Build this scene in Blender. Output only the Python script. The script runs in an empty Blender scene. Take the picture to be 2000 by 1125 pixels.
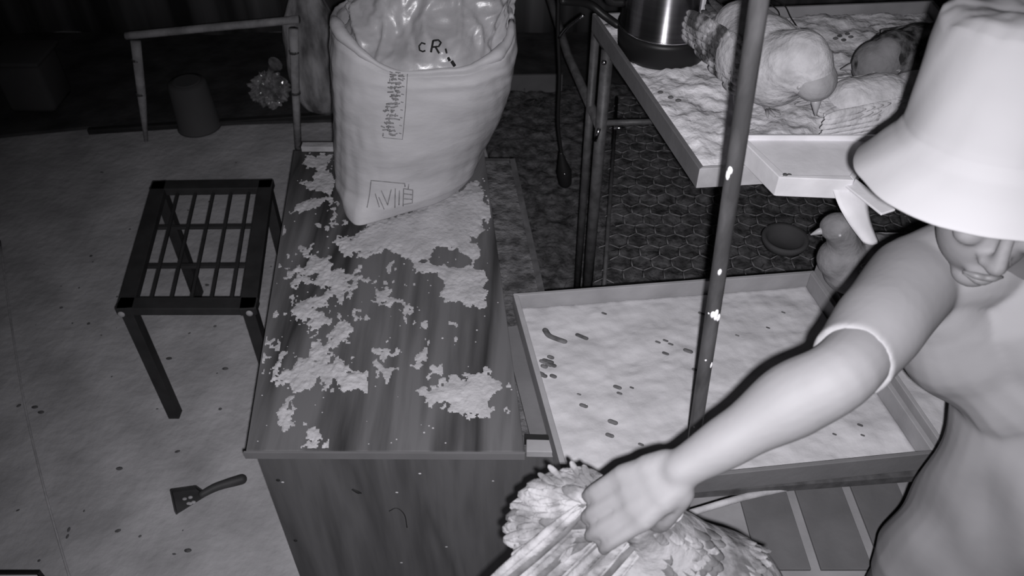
import bpy, bmesh, math, random
import numpy as np
from mathutils import Vector, Matrix, noise
from mathutils.bvhtree import BVHTree
random.seed(7)
# ------------------------------------------------------------------ camera, world, light
F = 1600.0; TH = math.radians(43.0); CAM = Vector((0, 0, 2.3))
FWD = Vector((0, math.cos(TH), -math.sin(TH))); UP = Vector((0, math.sin(TH), math.cos(TH))); RT = Vector((1, 0, 0))
scn = bpy.context.scene
col = scn.collection
cd = bpy.data.cameras.new('camera'); cam = bpy.data.objects.new('camera', cd); col.objects.link(cam)
cam.location = CAM; cam.rotation_euler = (math.pi/2 - TH, 0, 0)
cd.sensor_width = 36; cd.lens = 36*F/2000; cd.clip_start = 0.05
cd.dof.use_dof = True; cd.dof.focus_distance = 1.9; cd.dof.aperture_fstop = 5.6
scn.camera = cam
w = bpy.data.worlds.new('night'); scn.world = w; w.use_nodes = True
w.node_tree.nodes['Background'].inputs[0].default_value = (0.98, 0.97, 1.0, 1)
w.node_tree.nodes['Background'].inputs[1].default_value = 0.014
LPOS = CAM - FWD*0.02 + RT*0.016 - UP*0.016
ld = bpy.data.lights.new('infrared_lamp', 'SPOT'); lo = bpy.data.objects.new('infrared_lamp', ld); col.objects.link(lo)
ld.energy = 190; ld.spot_size = math.radians(101); ld.spot_blend = 1.0; ld.shadow_soft_size = 0.008
ld.color = (1.0, 0.985, 1.02)
lo.location = LPOS
AIM = CAM + (FWD + RT*((1160-1000)/F) + UP*((562-850)/F))*2.2
lo.rotation_euler = (AIM-LPOS).to_track_quat('-Z', 'Y').to_euler()
scn.view_settings.view_transform = 'Standard'; scn.view_settings.look = 'None'
scn.view_settings.gamma = 1; scn.view_settings.use_curve_mapping = False
scn.view_settings.exposure = 0.0

# ------------------------------------------------------------------ helpers
def ray(u, v): return FWD + RT*((u-1000)/F) + UP*((562.5-v)/F)
def at(u, v, t): return CAM + ray(u, v)*t
def onz(u, v, z):
    d = ray(u, v); return CAM + d*((z-CAM.z)/d.z)
def ony(u, v, y):
    d = ray(u, v); return CAM + d*((y-CAM.y)/d.y)

def new_mat(name):
    m = bpy.data.materials.new(name); m.use_nodes = True
    nt = m.node_tree; return m, nt, nt.nodes['Principled BSDF']
def grey(g): return (g, g*0.985, g*1.02, 1)
def mat(name, g, rough=0.7, g2=None, scale=8, detail=6, bump=0.0, bscale=None, metal=0, stretch=None, thresh=(0.35, 0.65), spec=0.3, kind='noise', dist=0.0):
    m, nt, b = new_mat(name); N = nt.nodes; L = nt.links
    b.inputs['Roughness'].default_value = rough; b.inputs['Metallic'].default_value = metal
    b.inputs['Specular IOR Level'].default_value = spec
    b.inputs['Base Color'].default_value = grey(g)
    tc = N.new('ShaderNodeTexCoord'); mp = N.new('ShaderNodeMapping')
    L.new(tc.outputs['Object'], mp.inputs[0])
    if stretch: mp.inputs['Scale'].default_value = stretch
    if g2 is not None:
        if kind == 'voronoi':
            n = N.new('ShaderNodeTexVoronoi'); n.inputs['Scale'].default_value = scale; out = n.outputs['Distance']
        else:
            n = N.new('ShaderNodeTexNoise'); n.inputs['Scale'].default_value = scale; n.inputs['Detail'].default_value = detail
            n.inputs['Distortion'].default_value = dist; out = n.outputs['Fac']
        L.new(mp.outputs[0], n.inputs['Vector'])
        r = N.new('ShaderNodeValToRGB'); r.color_ramp.elements[0].position = thresh[0]; r.color_ramp.elements[1].position = thresh[1]
        r.color_ramp.elements[0].color = grey(g); r.color_ramp.elements[1].color = grey(g2)
        L.new(out, r.inputs[0]); L.new(r.outputs[0], b.inputs['Base Color'])
    if bump:
        n2 = N.new('ShaderNodeTexNoise'); n2.inputs['Scale'].default_value = bscale or scale*3; n2.inputs['Detail'].default_value = 6
        L.new(mp.outputs[0], n2.inputs['Vector'])
        bp = N.new('ShaderNodeBump'); bp.inputs['Strength'].default_value = bump; bp.inputs['Distance'].default_value = 0.01
        L.new(n2.outputs['Fac'], bp.inputs['Height']); L.new(bp.outputs[0], b.inputs['Normal'])
    return m
def wood(name, g, g2, axis='Y', scale=7):
    m, nt, b = new_mat(name); N = nt.nodes; L = nt.links
    tc = N.new('ShaderNodeTexCoord'); mp = N.new('ShaderNodeMapping'); L.new(tc.outputs['Object'], mp.inputs[0])
    s = [1, 1, 1]; s['XYZ'.index(axis)] = 0.09; mp.inputs['Scale'].default_value = s
    n = N.new('ShaderNodeTexNoise'); n.inputs['Scale'].default_value = scale; n.inputs['Detail'].default_value = 3; n.inputs['Distortion'].default_value = 0.5
    n2 = N.new('ShaderNodeTexNoise'); n2.inputs['Scale'].default_value = scale*9; n2.inputs['Detail'].default_value = 5
    for q in (n, n2): L.new(mp.outputs[0], q.inputs['Vector'])
    mul = N.new('ShaderNodeMath'); mul.operation = 'MULTIPLY'; mul.inputs[1].default_value = 7; L.new(n.outputs['Fac'], mul.inputs[0])
    pp = N.new('ShaderNodeMath'); pp.operation = 'PINGPONG'; pp.inputs[1].default_value = 1; L.new(mul.outputs[0], pp.inputs[0])
    mx = N.new('ShaderNodeMath'); mx.operation = 'MULTIPLY_ADD'; mx.inputs[1].default_value = 0.5
    L.new(pp.outputs[0], mx.inputs[0]); 
    m3 = N.new('ShaderNodeMath'); m3.operation = 'MULTIPLY'; m3.inputs[1].default_value = 0.5; L.new(n2.outputs['Fac'], m3.inputs[0])
    L.new(m3.outputs[0], mx.inputs[2])
    r = N.new('ShaderNodeValToRGB'); r.color_ramp.elements[0].color = grey(g); r.color_ramp.elements[1].color = grey(g2)
    r.color_ramp.elements[0].position = 0.22; r.color_ramp.elements[1].position = 0.72
    L.new(mx.outputs[0], r.inputs[0]); L.new(r.outputs[0], b.inputs['Base Color'])
    b.inputs['Roughness'].default_value = 0.6; b.inputs['Specular IOR Level'].default_value = 0.12
    return m

M = {
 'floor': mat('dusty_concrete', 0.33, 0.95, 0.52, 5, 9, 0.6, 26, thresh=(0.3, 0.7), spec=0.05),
 'litter': mat('coop_litter', 0.05, 1, 0.17, 24, 8, 1.0, 60, thresh=(0.35, 0.7), spec=0.03),
 'wall': mat('dark_tarpaulin', 0.05, 0.9, 0.22, 3, 3, 0.4, 9, stretch=(2.2, 1, 0.12), thresh=(0.4, 0.75), spec=0.05),
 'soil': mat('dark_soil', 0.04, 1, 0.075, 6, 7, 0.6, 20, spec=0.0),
 'black_metal': mat('black_painted_steel', 0.022, 0.6, 0.032, 15, 4, 0, spec=0.25),
 'dark_metal': mat('dark_steel', 0.05, 0.5, 0.085, 30, 5, 0.1, 60, spec=0.3),
 'rust_metal': mat('weathered_steel_pole', 0.035, 0.5, 0.11, 22, 7, 0.2, 60, stretch=(1, 1, 0.25), thresh=(0.45, 0.8), spec=0.35),
 'paint': mat('flaked_pale_paint', 0.75, 0.5),
 'chrome': mat('bright_chrome', 0.8, 0.15, metal=1),
 'top': wood('walnut_laminate', 0.030, 0.13, 'Y', 4.5),
 'panel': wood('walnut_panel', 0.062, 0.105, 'Z', 7),
 'lip': mat('laminate_edge', 0.12, 0.5, 0.14, 10),
 'powder': mat('pale_feed_powder', 0.36, 1, 0.47, 14, 6, 0.5, 60, spec=0.0),
 'sand': mat('pale_mash_bedding', 0.42, 1, 0.50, 9, 8, 0.25, 40, spec=0.0, thresh=(0.35, 0.6)),
 'shavings': mat('pale_wood_shavings', 0.52, 1, 0.8, 16, 8, 0.9, 34, spec=0.0, thresh=(0.3, 0.65)),
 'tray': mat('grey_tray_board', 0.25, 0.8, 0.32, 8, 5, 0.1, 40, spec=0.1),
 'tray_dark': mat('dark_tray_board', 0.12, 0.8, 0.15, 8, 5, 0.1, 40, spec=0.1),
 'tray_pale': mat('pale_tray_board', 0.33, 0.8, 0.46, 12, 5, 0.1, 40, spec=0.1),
 'white_board': mat('white_box_board', 0.62, 0.6, 0.75, 10, 3, 0.1, 40, spec=0.2),
 'dropping': mat('dark_dropping', 0.06, 1, 0.14, 40),
 'straw': mat('straw', 0.25, 1, 0.4, 20),
 'sack': mat('woven_plastic_sack', 0.40, 0.55, 0.47, 6, 6, 0.25, 18, spec=0.35, stretch=(1, 1, 2.2)),
 'liner': mat('thin_plastic_liner', 0.32, 0.32, 0.42, 8, 5, 0.5, 12, spec=0.6),
 'ink': mat('black_ink', 0.012, 0.8),
 'faded_ink': mat('faded_grey_ink', 0.15, 0.8, 0.25, 60),
 'steel': mat('brushed_steel', 0.30, 0.26, 0.36, 4, 2, 0, metal=1, stretch=(1, 1, 30)),
 'plastic_black': mat('black_plastic', 0.012, 0.45),
 'wood_raw': mat('rough_timber', 0.27, 0.9, 0.42, 14, 6, 0.5, 30, stretch=(1, 1, 1), spec=0.05),
 'bucket': mat('grey_bucket_plastic', 0.075, 0.7, 0.09, 4, spec=0.05),
 'wicker': mat('dark_burlap', 0.13, 0.95, 0.45, 16, 6, 0.8, 40, stretch=(1, 1, 0.3), spec=0.05),
 'foil': mat('clear_plastic_bag', 0.10, 0.12, 0.3, 20, 3, 0.5, 14, spec=1.0),
 'scoop': mat('dark_scoop_plastic', 0.035, 0.6, 0.06, 10),
 'wire': mat('dull_galvanised_wire', 0.16, 0.6, 0.26, 20, metal=0.0),
 'skin': mat('skin', 0.145, 0.65, 0.16, 5, 4, 0.08, 30, spec=0.25),
 'lips': mat('lips', 0.12, 0.5),
 'hair': mat('dark_hair', 0.03, 0.6),
 'shirt': mat('pale_cotton_shirt', 0.21, 0.95, 0.24, 5, 3, 0.15, 10, spec=0.05),
 'shorts': mat('dark_shorts', 0.10, 0.9, 0.13, 6),
 'hat': mat('pale_cotton_hat', 0.29, 0.9, 0.32, 4, 3, 0.1, 12, spec=0.1),
 'rubber': mat('rubber_sandal', 0.05, 0.8),
 'beak': mat('pale_beak', 0.35, 0.4), 'comb': mat('comb_flesh', 0.18, 0.5),
 'leg': mat('scaly_leg', 0.3, 0.6), 
 'feather_white': mat('pale_plumage', 0.40, 0.9, 0.58, 22, 5, 0.7, 45, spec=0.05, thresh=(0.3, 0.6)),
 'feather_spot': mat('speckled_plumage', 0.09, 0.9, 0.50, 19, 5, 0.8, 45, spec=0.05, thresh=(0.44, 0.58)),
 'feather_dark': mat('dark_barred_plumage', 0.03, 0.9, 0.22, 26, 5, 0.8, 45, spec=0.05, thresh=(0.42, 0.66)),
 'feather_mid': mat('soft_grey_plumage', 0.30, 0.9, 0.38, 18, 5, 0.4, 45, spec=0.05),
 'feather_grey': mat('grey_plumage', 0.17, 0.9, 0.24, 18, 5, 0.5, 45, spec=0.05),
 'quill_pale': mat('pale_flight_feather', 0.10, 0.9, 0.24, 22, 6, 0.5, 90, spec=0.03, thresh=(0.4, 0.58)),
 'quill_dark': mat('dark_flight_feather', 0.06, 0.8, 0.12, 30, 5, 0.3, 60, spec=0.05),
 'held_body': mat('held_hen_plumage', 0.07, 0.9, 0.2, 15, 5, 0.8, 40, spec=0.05, thresh=(0.34, 0.5)),
}
def glossy_eye():
    m, nt, b = new_mat('glassy_eye'); b.inputs['Base Color'].default_value = grey(0.35); b.inputs['Roughness'].default_value = 0.25
    b.inputs['Specular IOR Level'].default_value = 1.0; return m
M['eye'] = glossy_eye()
_m = M['steel']; _n = _m.node_tree; _b = _n.nodes['Principled BSDF']; _t = _n.nodes.new('ShaderNodeTangent'); _t.direction_type = 'RADIAL'; _t.axis = 'Z'
_n.links.new(_t.outputs[0], _b.inputs['Tangent']); _b.inputs['Anisotropic'].default_value = 0.97; _b.inputs['Roughness'].default_value = 0.3; _b.inputs['Anisotropic Rotation'].default_value = 0.25

def tag(o, label=None, cat=None, group=None, kind=None):
    if label: o['label'] = label
    if cat: o['category'] = cat
    if group: o['group'] = group
    if kind: o['kind'] = kind
    return o
def empty(name, loc, label, cat, group=None):
    o = bpy.data.objects.new(name, None); col.objects.link(o); o.location = loc; o.empty_display_size = 0.05
    return tag(o, label, cat, group)
def wloc(o):
    p = Vector(o.location)
    while o.parent: o = o.parent; p = p + Vector(o.location)
    return p

class MB:
    def __init__(s): s.bm = bmesh.new()
    def faces(s, vs, fs):
        bv = [s.bm.verts.new(v) for v in vs]
        for f in fs:
            try: s.bm.faces.new([bv[i] for i in f])
            except ValueError: pass
        return bv
    def prism(s, poly, z0, z1):      # poly: (x,y) list, z0/z1 numbers
        n = len(poly); vs = [Vector((p[0], p[1], z0)) for p in poly]+[Vector((p[0], p[1], z1)) for p in poly]
        s.faces(vs, [tuple(range(n))[::-1], tuple(range(n, 2*n))]+[(i, (i+1) % n, (i+1) % n+n, i+n) for i in range(n)]); return s
    def bar(s, p, q, w_, h_, up=(0, 0, 1)):
        p = Vector(p); q = Vector(q); d = (q-p).normalized(); u = Vector(up); r = d.cross(u).normalized(); u = r.cross(d).normalized()
        vs = []
        for c in (p, q):
            for a, b in ((-1, -1), (1, -1), (1, 1), (-1, 1)): vs.append(c+r*(a*w_/2)+u*(b*h_/2))
        s.faces(vs, [(3, 2, 1, 0), (4, 5, 6, 7), (0, 1, 5, 4), (1, 2, 6, 5), (2, 3, 7, 6), (3, 0, 4, 7)]); return s
    def box(s, x0, x1, y0, y1, z0, z1): return s.prism([(x0, y0), (x1, y0), (x1, y1), (x0, y1)], z0, z1)
    def tube(s, path, rad, n=10, ry=1.0, upv=(0, 0, 1), round_=False):
        path = [Vector(p) for p in path]
        if not hasattr(rad, '__len__'): rad = [rad]*len(path)
        rad = list(rad)
        if round_:
            a = (path[0]-path[1]).normalized(); b = (path[-1]-path[-2]).normalized(); r0, r1 = rad[0], rad[-1]
            pre = [(path[0]+a*(r0*math.sin(t)), r0*math.cos(t)) for t in (1.45, 1.1, 0.75, 0.4)]
            post = [(path[-1]+b*(r1*math.sin(t)), r1*math.cos(t)) for t in (0.4, 0.75, 1.1, 1.45)]
            path = [p for p, _ in pre]+path+[p for p, _ in post]; rad = [r for _, r in pre]+rad+[r for _, r in post]
        rings = []; prev = None
        for i, p in enumerate(path):
            d = (path[min(i+1, len(path)-1)]-path[max(i-1, 0)]).normalized()
            u = Vector(upv)
            if prev is not None: u = prev
            elif abs(d.dot(u)) > 0.95: u = Vector((0, 1, 0)) if abs(d.y) < 0.9 else Vector((1, 0, 0))
            r = d.cross(u).normalized(); u = r.cross(d).normalized(); prev = u
            ring = []
            for k in range(n):
                a = 2*math.pi*k/n; ring.append(s.bm.verts.new(p+r*(math.cos(a)*rad[i])+u*(math.sin(a)*rad[i]*ry)))
            rings.append(ring)
        for A, B in zip(rings, rings[1:]):
            for k in range(n): s.bm.faces.new((A[k], A[(k+1) % n], B[(k+1) % n], B[k]))
        s.bm.faces.new(rings[0][::-1]); s.bm.faces.new(rings[-1]); return s
    def ell(s, c, r, rot=None, n=16):
        m = Matrix.Translation(Vector(c)) @ (rot.to_4x4() if rot is not None else Matrix.Identity(4)) @ Matrix.Diagonal((r[0], r[1], r[2], 1))
        bmesh.ops.create_uvsphere(s.bm, u_segments=n*2, v_segments=n, radius=1, matrix=m); return s
    def lathe(s, c, prof, n=40, sq=None):   # prof: (r,z); open profile
        c = Vector(c); rings = []
        for r, z in prof:
            rings.append([s.bm.verts.new(c+Vector((math.cos(2*math.pi*k/n)*r, math.sin(2*math.pi*k/n)*r, z))) for k in range(n)])
        for A, B in zip(rings, rings[1:]):
            for k in range(n): s.bm.faces.new((A[k], A[(k+1) % n], B[(k+1) % n], B[k]))
        if prof[0][0] > 0: s.bm.faces.new(rings[0][::-1])
        if prof[-1][0] > 0: s.bm.faces.new(rings[-1])
        return s
    def grid(s, fn, nu, nv, wrap=False):
        rows = [[s.bm.verts.new(fn(i/nu, j/nv)) for i in range(nu+(0 if wrap else 1))] for j in range(nv+1)]
        for A, B in zip(rows, rows[1:]):
            for i in range(nu):
                k = (i+1) % len(A); s.bm.faces.new((A[i], A[k], B[k], B[i]))
        return rows
    def feather(s, root, tip, wd, nrm, bow=0.0, cup=0.15, th=0.0012):
        root = Vector(root); tip = Vector(tip); d = tip-root; L = d.length; d.normalize()
        nrm = Vector(nrm); side = d.cross(nrm).normalized(); nrm = side.cross(d).normalized()
        prof = [(0, .12), (.12, .55), (.3, .9), (.55, 1.0), (.78, .92), (.93, .62), (1.0, .18)]
        top = []; bot = []
        for a, b in prof:
            c = root+d*(L*a)+nrm*(bow*L*math.sin(a*math.pi*.5)*a*-1)
            rt = [c+side*(wd/2*b*k)-nrm*(abs(k)*cup*wd/2*b) for k in (-1, -.5, 0, .5, 1)]
            top.append([s.bm.verts.new(p+nrm*th) for p in rt]); bot.append([s.bm.verts.new(p-nrm*th) for p in rt])
        m = len(top); 
        for i in range(m-1):
            for k in range(4):
                s.bm.faces.new((top[i][k], top[i][k+1], top[i+1][k+1], top[i+1][k]))
                s.bm.faces.new((bot[i][k+1], bot[i][k], bot[i+1][k], bot[i+1][k+1]))
            s.bm.faces.new((top[i+1][0], bot[i+1][0], bot[i][0], top[i][0])); s.bm.faces.new((top[i][4], bot[i][4], bot[i+1][4], top[i+1][4]))
        s.bm.faces.new([top[0][k] for k in range(4, -1, -1)]+[bot[0][k] for k in range(5)])
        s.bm.faces.new([top[-1][k] for k in range(5)]+[bot[-1][k] for k in range(4, -1, -1)])
        return s
    def build(s, name, m, parent=None, smooth=True, bevel=0, remesh=0, smooth_it=0, subsurf=0, auto=None):
        bmesh.ops.recalc_face_normals(s.bm, faces=s.bm.faces[:])
        me = bpy.data.meshes.new(name); s.bm.to_mesh(me); s.bm.free(); me.materials.append(m)
        o = bpy.data.objects.new(name, me); col.objects.link(o)
        if remesh:
            r = o.modifiers.new('r', 'REMESH'); r.mode = 'VOXEL'; r.voxel_size = remesh
            if smooth_it:
                q = o.modifiers.new('s', 'SMOOTH'); q.iterations = smooth_it; q.factor = 0.5
            bpy.context.view_layer.update(); dg = bpy.context.evaluated_depsgraph_get()
            me2 = bpy.data.meshes.new_from_object(o.evaluated_get(dg)); o.modifiers.clear(); o.data = me2; me = me2; me.name = name
            if not me.materials: me.materials.append(m)
        if parent is not None:
            off = wloc(parent)
        else:
            vs = [v.co for v in me.vertices]
            off = Vector(((min(v.x for v in vs)+max(v.x for v in vs))/2, (min(v.y for v in vs)+max(v.y for v in vs))/2, min(v.z for v in vs)))
            o.location = off
        me.transform(Matrix.Translation(-off))
        if parent is not None: o.parent = parent
        if bevel:
            q = o.modifiers.new('b', 'BEVEL'); q.width = bevel; q.segments = 2; q.limit_method = 'ANGLE'
        if subsurf:
            q = o.modifiers.new('ss', 'SUBSURF'); q.levels = q.render_levels = subsurf
        if smooth: me.shade_smooth()
        return o
def smooth_path(pts, k=6):
    pts = [Vector(p) for p in pts]; P = [pts[0]*2-pts[1]]+pts+[pts[-1]*2-pts[-2]]; out = []
    for i in range(1, len(P)-2):
        for j in range(k):
            t = j/k; a, b, c, d = P[i-1], P[i], P[i+1], P[i+2]
            out.append(0.5*((2*b)+(c-a)*t+(2*a-5*b+4*c-d)*t*t+(3*b-a-3*c+d)*t**3))
    out.append(pts[-1]); return out
def smooth_rad(r, k=6):
    out = []
    for a, b in zip(r, r[1:]):
        for j in range(k):
            t = j/k; t = t*t*(3-2*t); out.append(a+(b-a)*t)
    out.append(r[-1]); return out
def fbm(x, y, seed=0, oct=4):
    return noise.fractal(Vector((x, y, seed*7.3)), 1.0, 2.0, oct)
def lerp(a, b, t): return a+(b-a)*t
def quadpt(q, a, b):   # q = NL,NR,FR,FL
    return lerp(lerp(q[0], q[1], a), lerp(q[3], q[2], a), b)

# ------------------------------------------------------------------ setting
mb = MB()
mb.grid(lambda a, b: Vector((-4.2+a*8.2, -0.6+b*5.4, 0.004*fbm((-4.2+a*8.2)*3, b*16, 1))), 90, 60)
for r in list(mb.bm.verts): pass
fl = mb.build('floor', M['floor']); tag(fl, kind='structure')
mb = MB()
mb.grid(lambda a, b: Vector((-4.2+a*8.2, 4.75+0.035*math.sin(a*80)+0.02*math.sin(a*37+1+b), b*2.9-.02)), 320, 8)
wb = mb.build('wall_back', M['wall']); tag(wb, kind='structure'); 
q = wb.modifiers.new('t', 'SOLIDIFY'); q.thickness = 0.02; q.offset = 1
# dark packed soil beyond the kerb
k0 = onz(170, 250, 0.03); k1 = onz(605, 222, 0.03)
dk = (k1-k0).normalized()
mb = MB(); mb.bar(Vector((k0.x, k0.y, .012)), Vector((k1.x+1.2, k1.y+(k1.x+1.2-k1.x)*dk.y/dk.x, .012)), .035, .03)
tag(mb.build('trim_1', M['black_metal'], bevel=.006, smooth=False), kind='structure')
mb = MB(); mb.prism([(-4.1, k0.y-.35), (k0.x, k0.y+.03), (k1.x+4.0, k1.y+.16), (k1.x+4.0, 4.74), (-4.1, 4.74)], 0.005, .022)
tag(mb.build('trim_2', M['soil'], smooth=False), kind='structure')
# chalky joint line on the floor
mb = MB(); jp = [onz(u, v, 0.004) for u, v in ((0, 470), (20, 620), (48, 790), (80, 930), (110, 1040), (135, 1125), (150, 1170))]
mb.tube(smooth_path(jp, 5), .0035, 6); tag(mb.build('trim_3', M['floor']), kind='structure')

mb = MB(); rnd = random.Random(9)
for k in range(90):
    x = rnd.uniform(-2.0, -.4); y = rnd.uniform(.9, 3.4); s_ = rnd.uniform(.002, .007)
    if x > -.66 and 1.0 < y < 2.5: continue
    mb.ell((x, y, .004), (s_*rnd.uniform(.8, 2), s_, s_*.4), Matrix.Rotation(rnd.uniform(0, 3), 3, 'Z'), n=4)
for u, v in ((68, 795), (233, 915), (367, 1075), (330, 700), (440, 720), (80, 805)): mb.ell(onz(u, v, .004), (.012, .007, .003), n=5)
tag(mb.build('floor_debris', M['dropping']), 'tiny dark crumbs scattered over the dusty floor left of the cabinet', 'debris', kind='stuff')
# ------------------------------------------------------------------ wooden hurdle
hurdle = empty('wooden_frame', onz(435, 285, 0), 'rough timber frame, one crossbar on two upright legs, standing on the floor at the back', 'frame')
a0 = onz(285, 275, 0); a1 = ony(262, 72, a0.y); b0 = onz(582, 290, 0); b1 = ony(572, 48, b0.y)
mb = MB(); mb.tube(smooth_path([ony(246, 70, a0.y-.01), ony(330, 62, a0.y), ony(420, 53, a0.y-.02), ony(500, 46, b0.y), ony(584, 38, b0.y-.01)], 4), .022, 8, ry=.8); mb.build('crossbar', M['wood_raw'], hurdle)
mb = MB(); mb.tube([a0+Vector((0, 0, -.005)), lerp(a0, a1, .45)+Vector((.004, 0, 0)), a1-Vector((0, 0, .02))], [.010, .021, .024], 8); mb.build('leg', M['wood_raw'], hurdle)
mb = MB(); mb.tube([b0+Vector((0, 0, -.005)), lerp(b0, b1, .5), b1-Vector((0, 0, .02))], [.018, .020, .023], 8); mb.build('leg', M['wood_raw'], hurdle)

for (p0, p1) in ((a0, a1), (b0, b1)):
    for t_ in (.48, .8):
        c_ = lerp(p0, p1, t_); mb = MB(); mb.tube([c_-Vector((0, 0, .006)), c_+Vector((0, 0, .006))], .0235, 10); mb.build('joint', M['dark_metal'], hurdle)
# grey bucket (upside-down pail)
bc = onz(380, 268, 0); bk = empty('bucket', bc+Vector((0, .1, 0)), 'dull grey upturned plastic bucket seen through the rough timber frame', 'bucket')
mb = MB(); c = bc+Vector((0, .1, .004)); mb.lathe(c, [(.112, 0), (.112, .014), (.104, .018), (.095, .24), (.088, .255), (.02, .258), (0, .258)]); mb.build('body', M['bucket'], bk)
mb = MB(); mb.lathe(c, [(.06, .2585), (.07, .2585), (.07, .263), (.06, .263)]); mb.build('foot_ring', M['bucket'], bk)
# dim bin on the left
bc = onz(65, 232, 0); bn = empty('storage_bin', bc+Vector((0, .13, 0)), 'dim grey bin at the far left on the dark ground', 'bin')
mb = MB(); c = bc+Vector((0, .13, .024)); mb.prism([(c.x-.12, c.y-.12), (c.x+.13, c.y-.12), (c.x+.13, c.y+.12), (c.x-.12, c.y+.12)], c.z, c.z+.27); mb.build('body', M['bucket'], bn, bevel=.03)
mb = MB(); mb.prism([(c.x-.135, c.y-.135), (c.x+.145, c.y-.135), (c.x+.145, c.y+.135), (c.x-.135, c.y+.135)], c.z+.27, c.z+.295); mb.build('lid', M['bucket'], bn, bevel=.01)
# crumpled clear bag with glints
bc = onz(525, 222, .022)
def crumple(c, rx, ry, rz, amp, sc, seed, nu=48, nv=26, top=1.0):
    def fn(a, b):
        th = 2*math.pi*a; ph = math.pi*b*0.999
        d = Vector((math.sin(ph)*math.cos(th), math.sin(ph)*math.sin(th), -math.cos(ph)))
        r = 1+amp*noise.fractal(d*sc+Vector((seed, 0, 0)), .8, 2.2, 4)
        z = (d.z*r+1)*rz
        return c+Vector((d.x*r*rx, d.y*r*ry, max(0, z)))
    return fn
mb = MB(); mb.grid(crumple(bc+Vector((0, .1, 0)), .10, .08, .085, .38, 3.4, 3), 56, 28, wrap=True)
mb.tube(smooth_path([bc+Vector((.01, .1, .15)), bc+Vector((.03, .11, .2)), bc+Vector((.06, .1, .235))], 4), [.03, .017, .016, .016, .018, .022, .028, .034, .04], 12)
tag(mb.build('plastic_bag', M['foil'], smooth=False), 'small shiny crumpled clear plastic bag on the dark ground beyond the timber frame', 'bag')
# dim upright sack behind the big one
bc = onz(618, 262, .0)
mb = MB()
def sk2(a, b):
    th = 2*math.pi*a; prof = [.0, .8, 1, 1.02, 1.0, .95, .85, .6, .35, .45]
    i = b*9; j = min(8, int(i)); r = lerp(prof[j], prof[j+1], i-j)*.15
    r *= 1+.08*math.sin(3*th+1+b*4)+.05*fbm(th*2, b*5, 4)
    return bc+Vector((.03+math.cos(th)*r, .17+math.sin(th)*r*.85, .0+b*.80))
mb.grid(sk2, 48, 30, wrap=True)
tag(mb.build('burlap_sack', M['wicker']), 'dim dark upright sack between the timber frame and the big feed sack', 'sack')

# ------------------------------------------------------------------ stool
Z = .55
q = [onz(228, 606, Z), onz(494, 604, Z), onz(530, 348, Z), onz(302, 352, Z)]
q = [p.xy for p in q]
ctr = (q[0]+q[1]+q[2]+q[3])/4
st = empty('metal_stool', (ctr.x, ctr.y, 0), 'black welded steel stool with open grid seat on the floor left of the cabinet', 'stool')
def V3(p, z): return Vector((p.x, p.y, z))
bw = .052
inq = [p+(ctr-p).normalized()*bw*.7 for p in q]
mb = MB()
for i in range(4):
    a, b = inq[i], inq[(i+1) % 4]; d = (b-a).normalized()*bw*.5; mb.bar(V3(a-d, Z-.015), V3(b+d, Z-.015), bw, .03)
mb.build('seat_frame', M['black_metal'], st, smooth=False, bevel=.003)
mb = MB()
for i in range(1, 6):
    t = i/6+.01; mb.bar(V3(lerp(inq[0], inq[1], t), Z-.022), V3(lerp(inq[3], inq[2], t), Z-.022), .009, .009)
for t in (.33, .66): mb.bar(V3(lerp(inq[0], inq[3], t), Z-.03), V3(lerp(inq[1], inq[2], t), Z-.03), .012, .012)
mb.build('seat_grid', M['black_metal'], st, smooth=False)
for i in range(4):
    p = inq[i]; mb = MB(); mb.bar(V3(p, .0), V3(p, Z-.03), .038, .038, up=(0, 1, 0)); lg = mb.build('leg', M['black_metal'], st, smooth=False, bevel=.002)
for i in (0, 1):
    mb = MB(); p = q[i]+Vector((.012 if i == 0 else -.012, -.006)); mb.ell(V3(p, Z-.012), (.011, .006, .011), n=8); mb.build('cap', M['tray'], st)

# ------------------------------------------------------------------ cabinet with worktop
ZT = .75
T = [onz(480, 880, ZT), onz(1025, 882, ZT), onz(945, 292, ZT), onz(574, 294, ZT)]
T = [p.xy for p in T]
cabR = Vector((.16, T[1].y+.012)); cabRf = Vector((T[2].x+.105, T[2].y-.02))
B = [T[0]+Vector((.014, .012)), cabR, cabRf, T[3]+Vector((.014, -.01))]
cc = (B[0]+B[2])/2
cb = empty('cabinet', (cc.x, cc.y, 0), 'dark walnut cabinet under the powder-covered worktop, plain panel facing the front', 'cabinet')
def side(mb, a, b, z0, z1, th):
    d = (b-a).normalized(); n = Vector((d.y, -d.x))*-th; mb.prism([a, b, b+n, a+n], z0, z1)
mb = MB(); side(mb, B[0], B[1], 0, ZT-.022, .018); fp = mb.build('front_panel', M['panel'], cb, smooth=False, bevel=.001)
for (a, b) in ((B[1], B[2]), (B[3], B[0])):
    d = (b-a).normalized(); mb = MB(); side(mb, a+d*.018*(1 if a is B[1] else 0), b-d*.018*(0 if a is B[1] else 1), 0, ZT-.022, .018); mb.build('side_panel', M['panel'], cb, smooth=False)
mb = MB(); side(mb, B[2]+Vector((-.018, 0)), B[3]+Vector((.018, 0)), 0, ZT-.022, .018); mb.build('back_panel', M['panel'], cb, smooth=False)
mb = MB(); ins = [p+(cc-p).normalized()*.027 for p in B]; mb.prism(ins, ZT-.05, ZT-.024); mb.build('inner_deck', M['litter'], cb, smooth=False)
mb = MB()
for u, v in ((543, 938), (700, 962), (577, 1056)):
    mb = MB(); p = ony(u, v, B[0].y-.001); mb.ell(p, (.005, .002, .005), n=6); mb.build('nail_hole', M['ink'], cb)
mb = MB()
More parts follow.
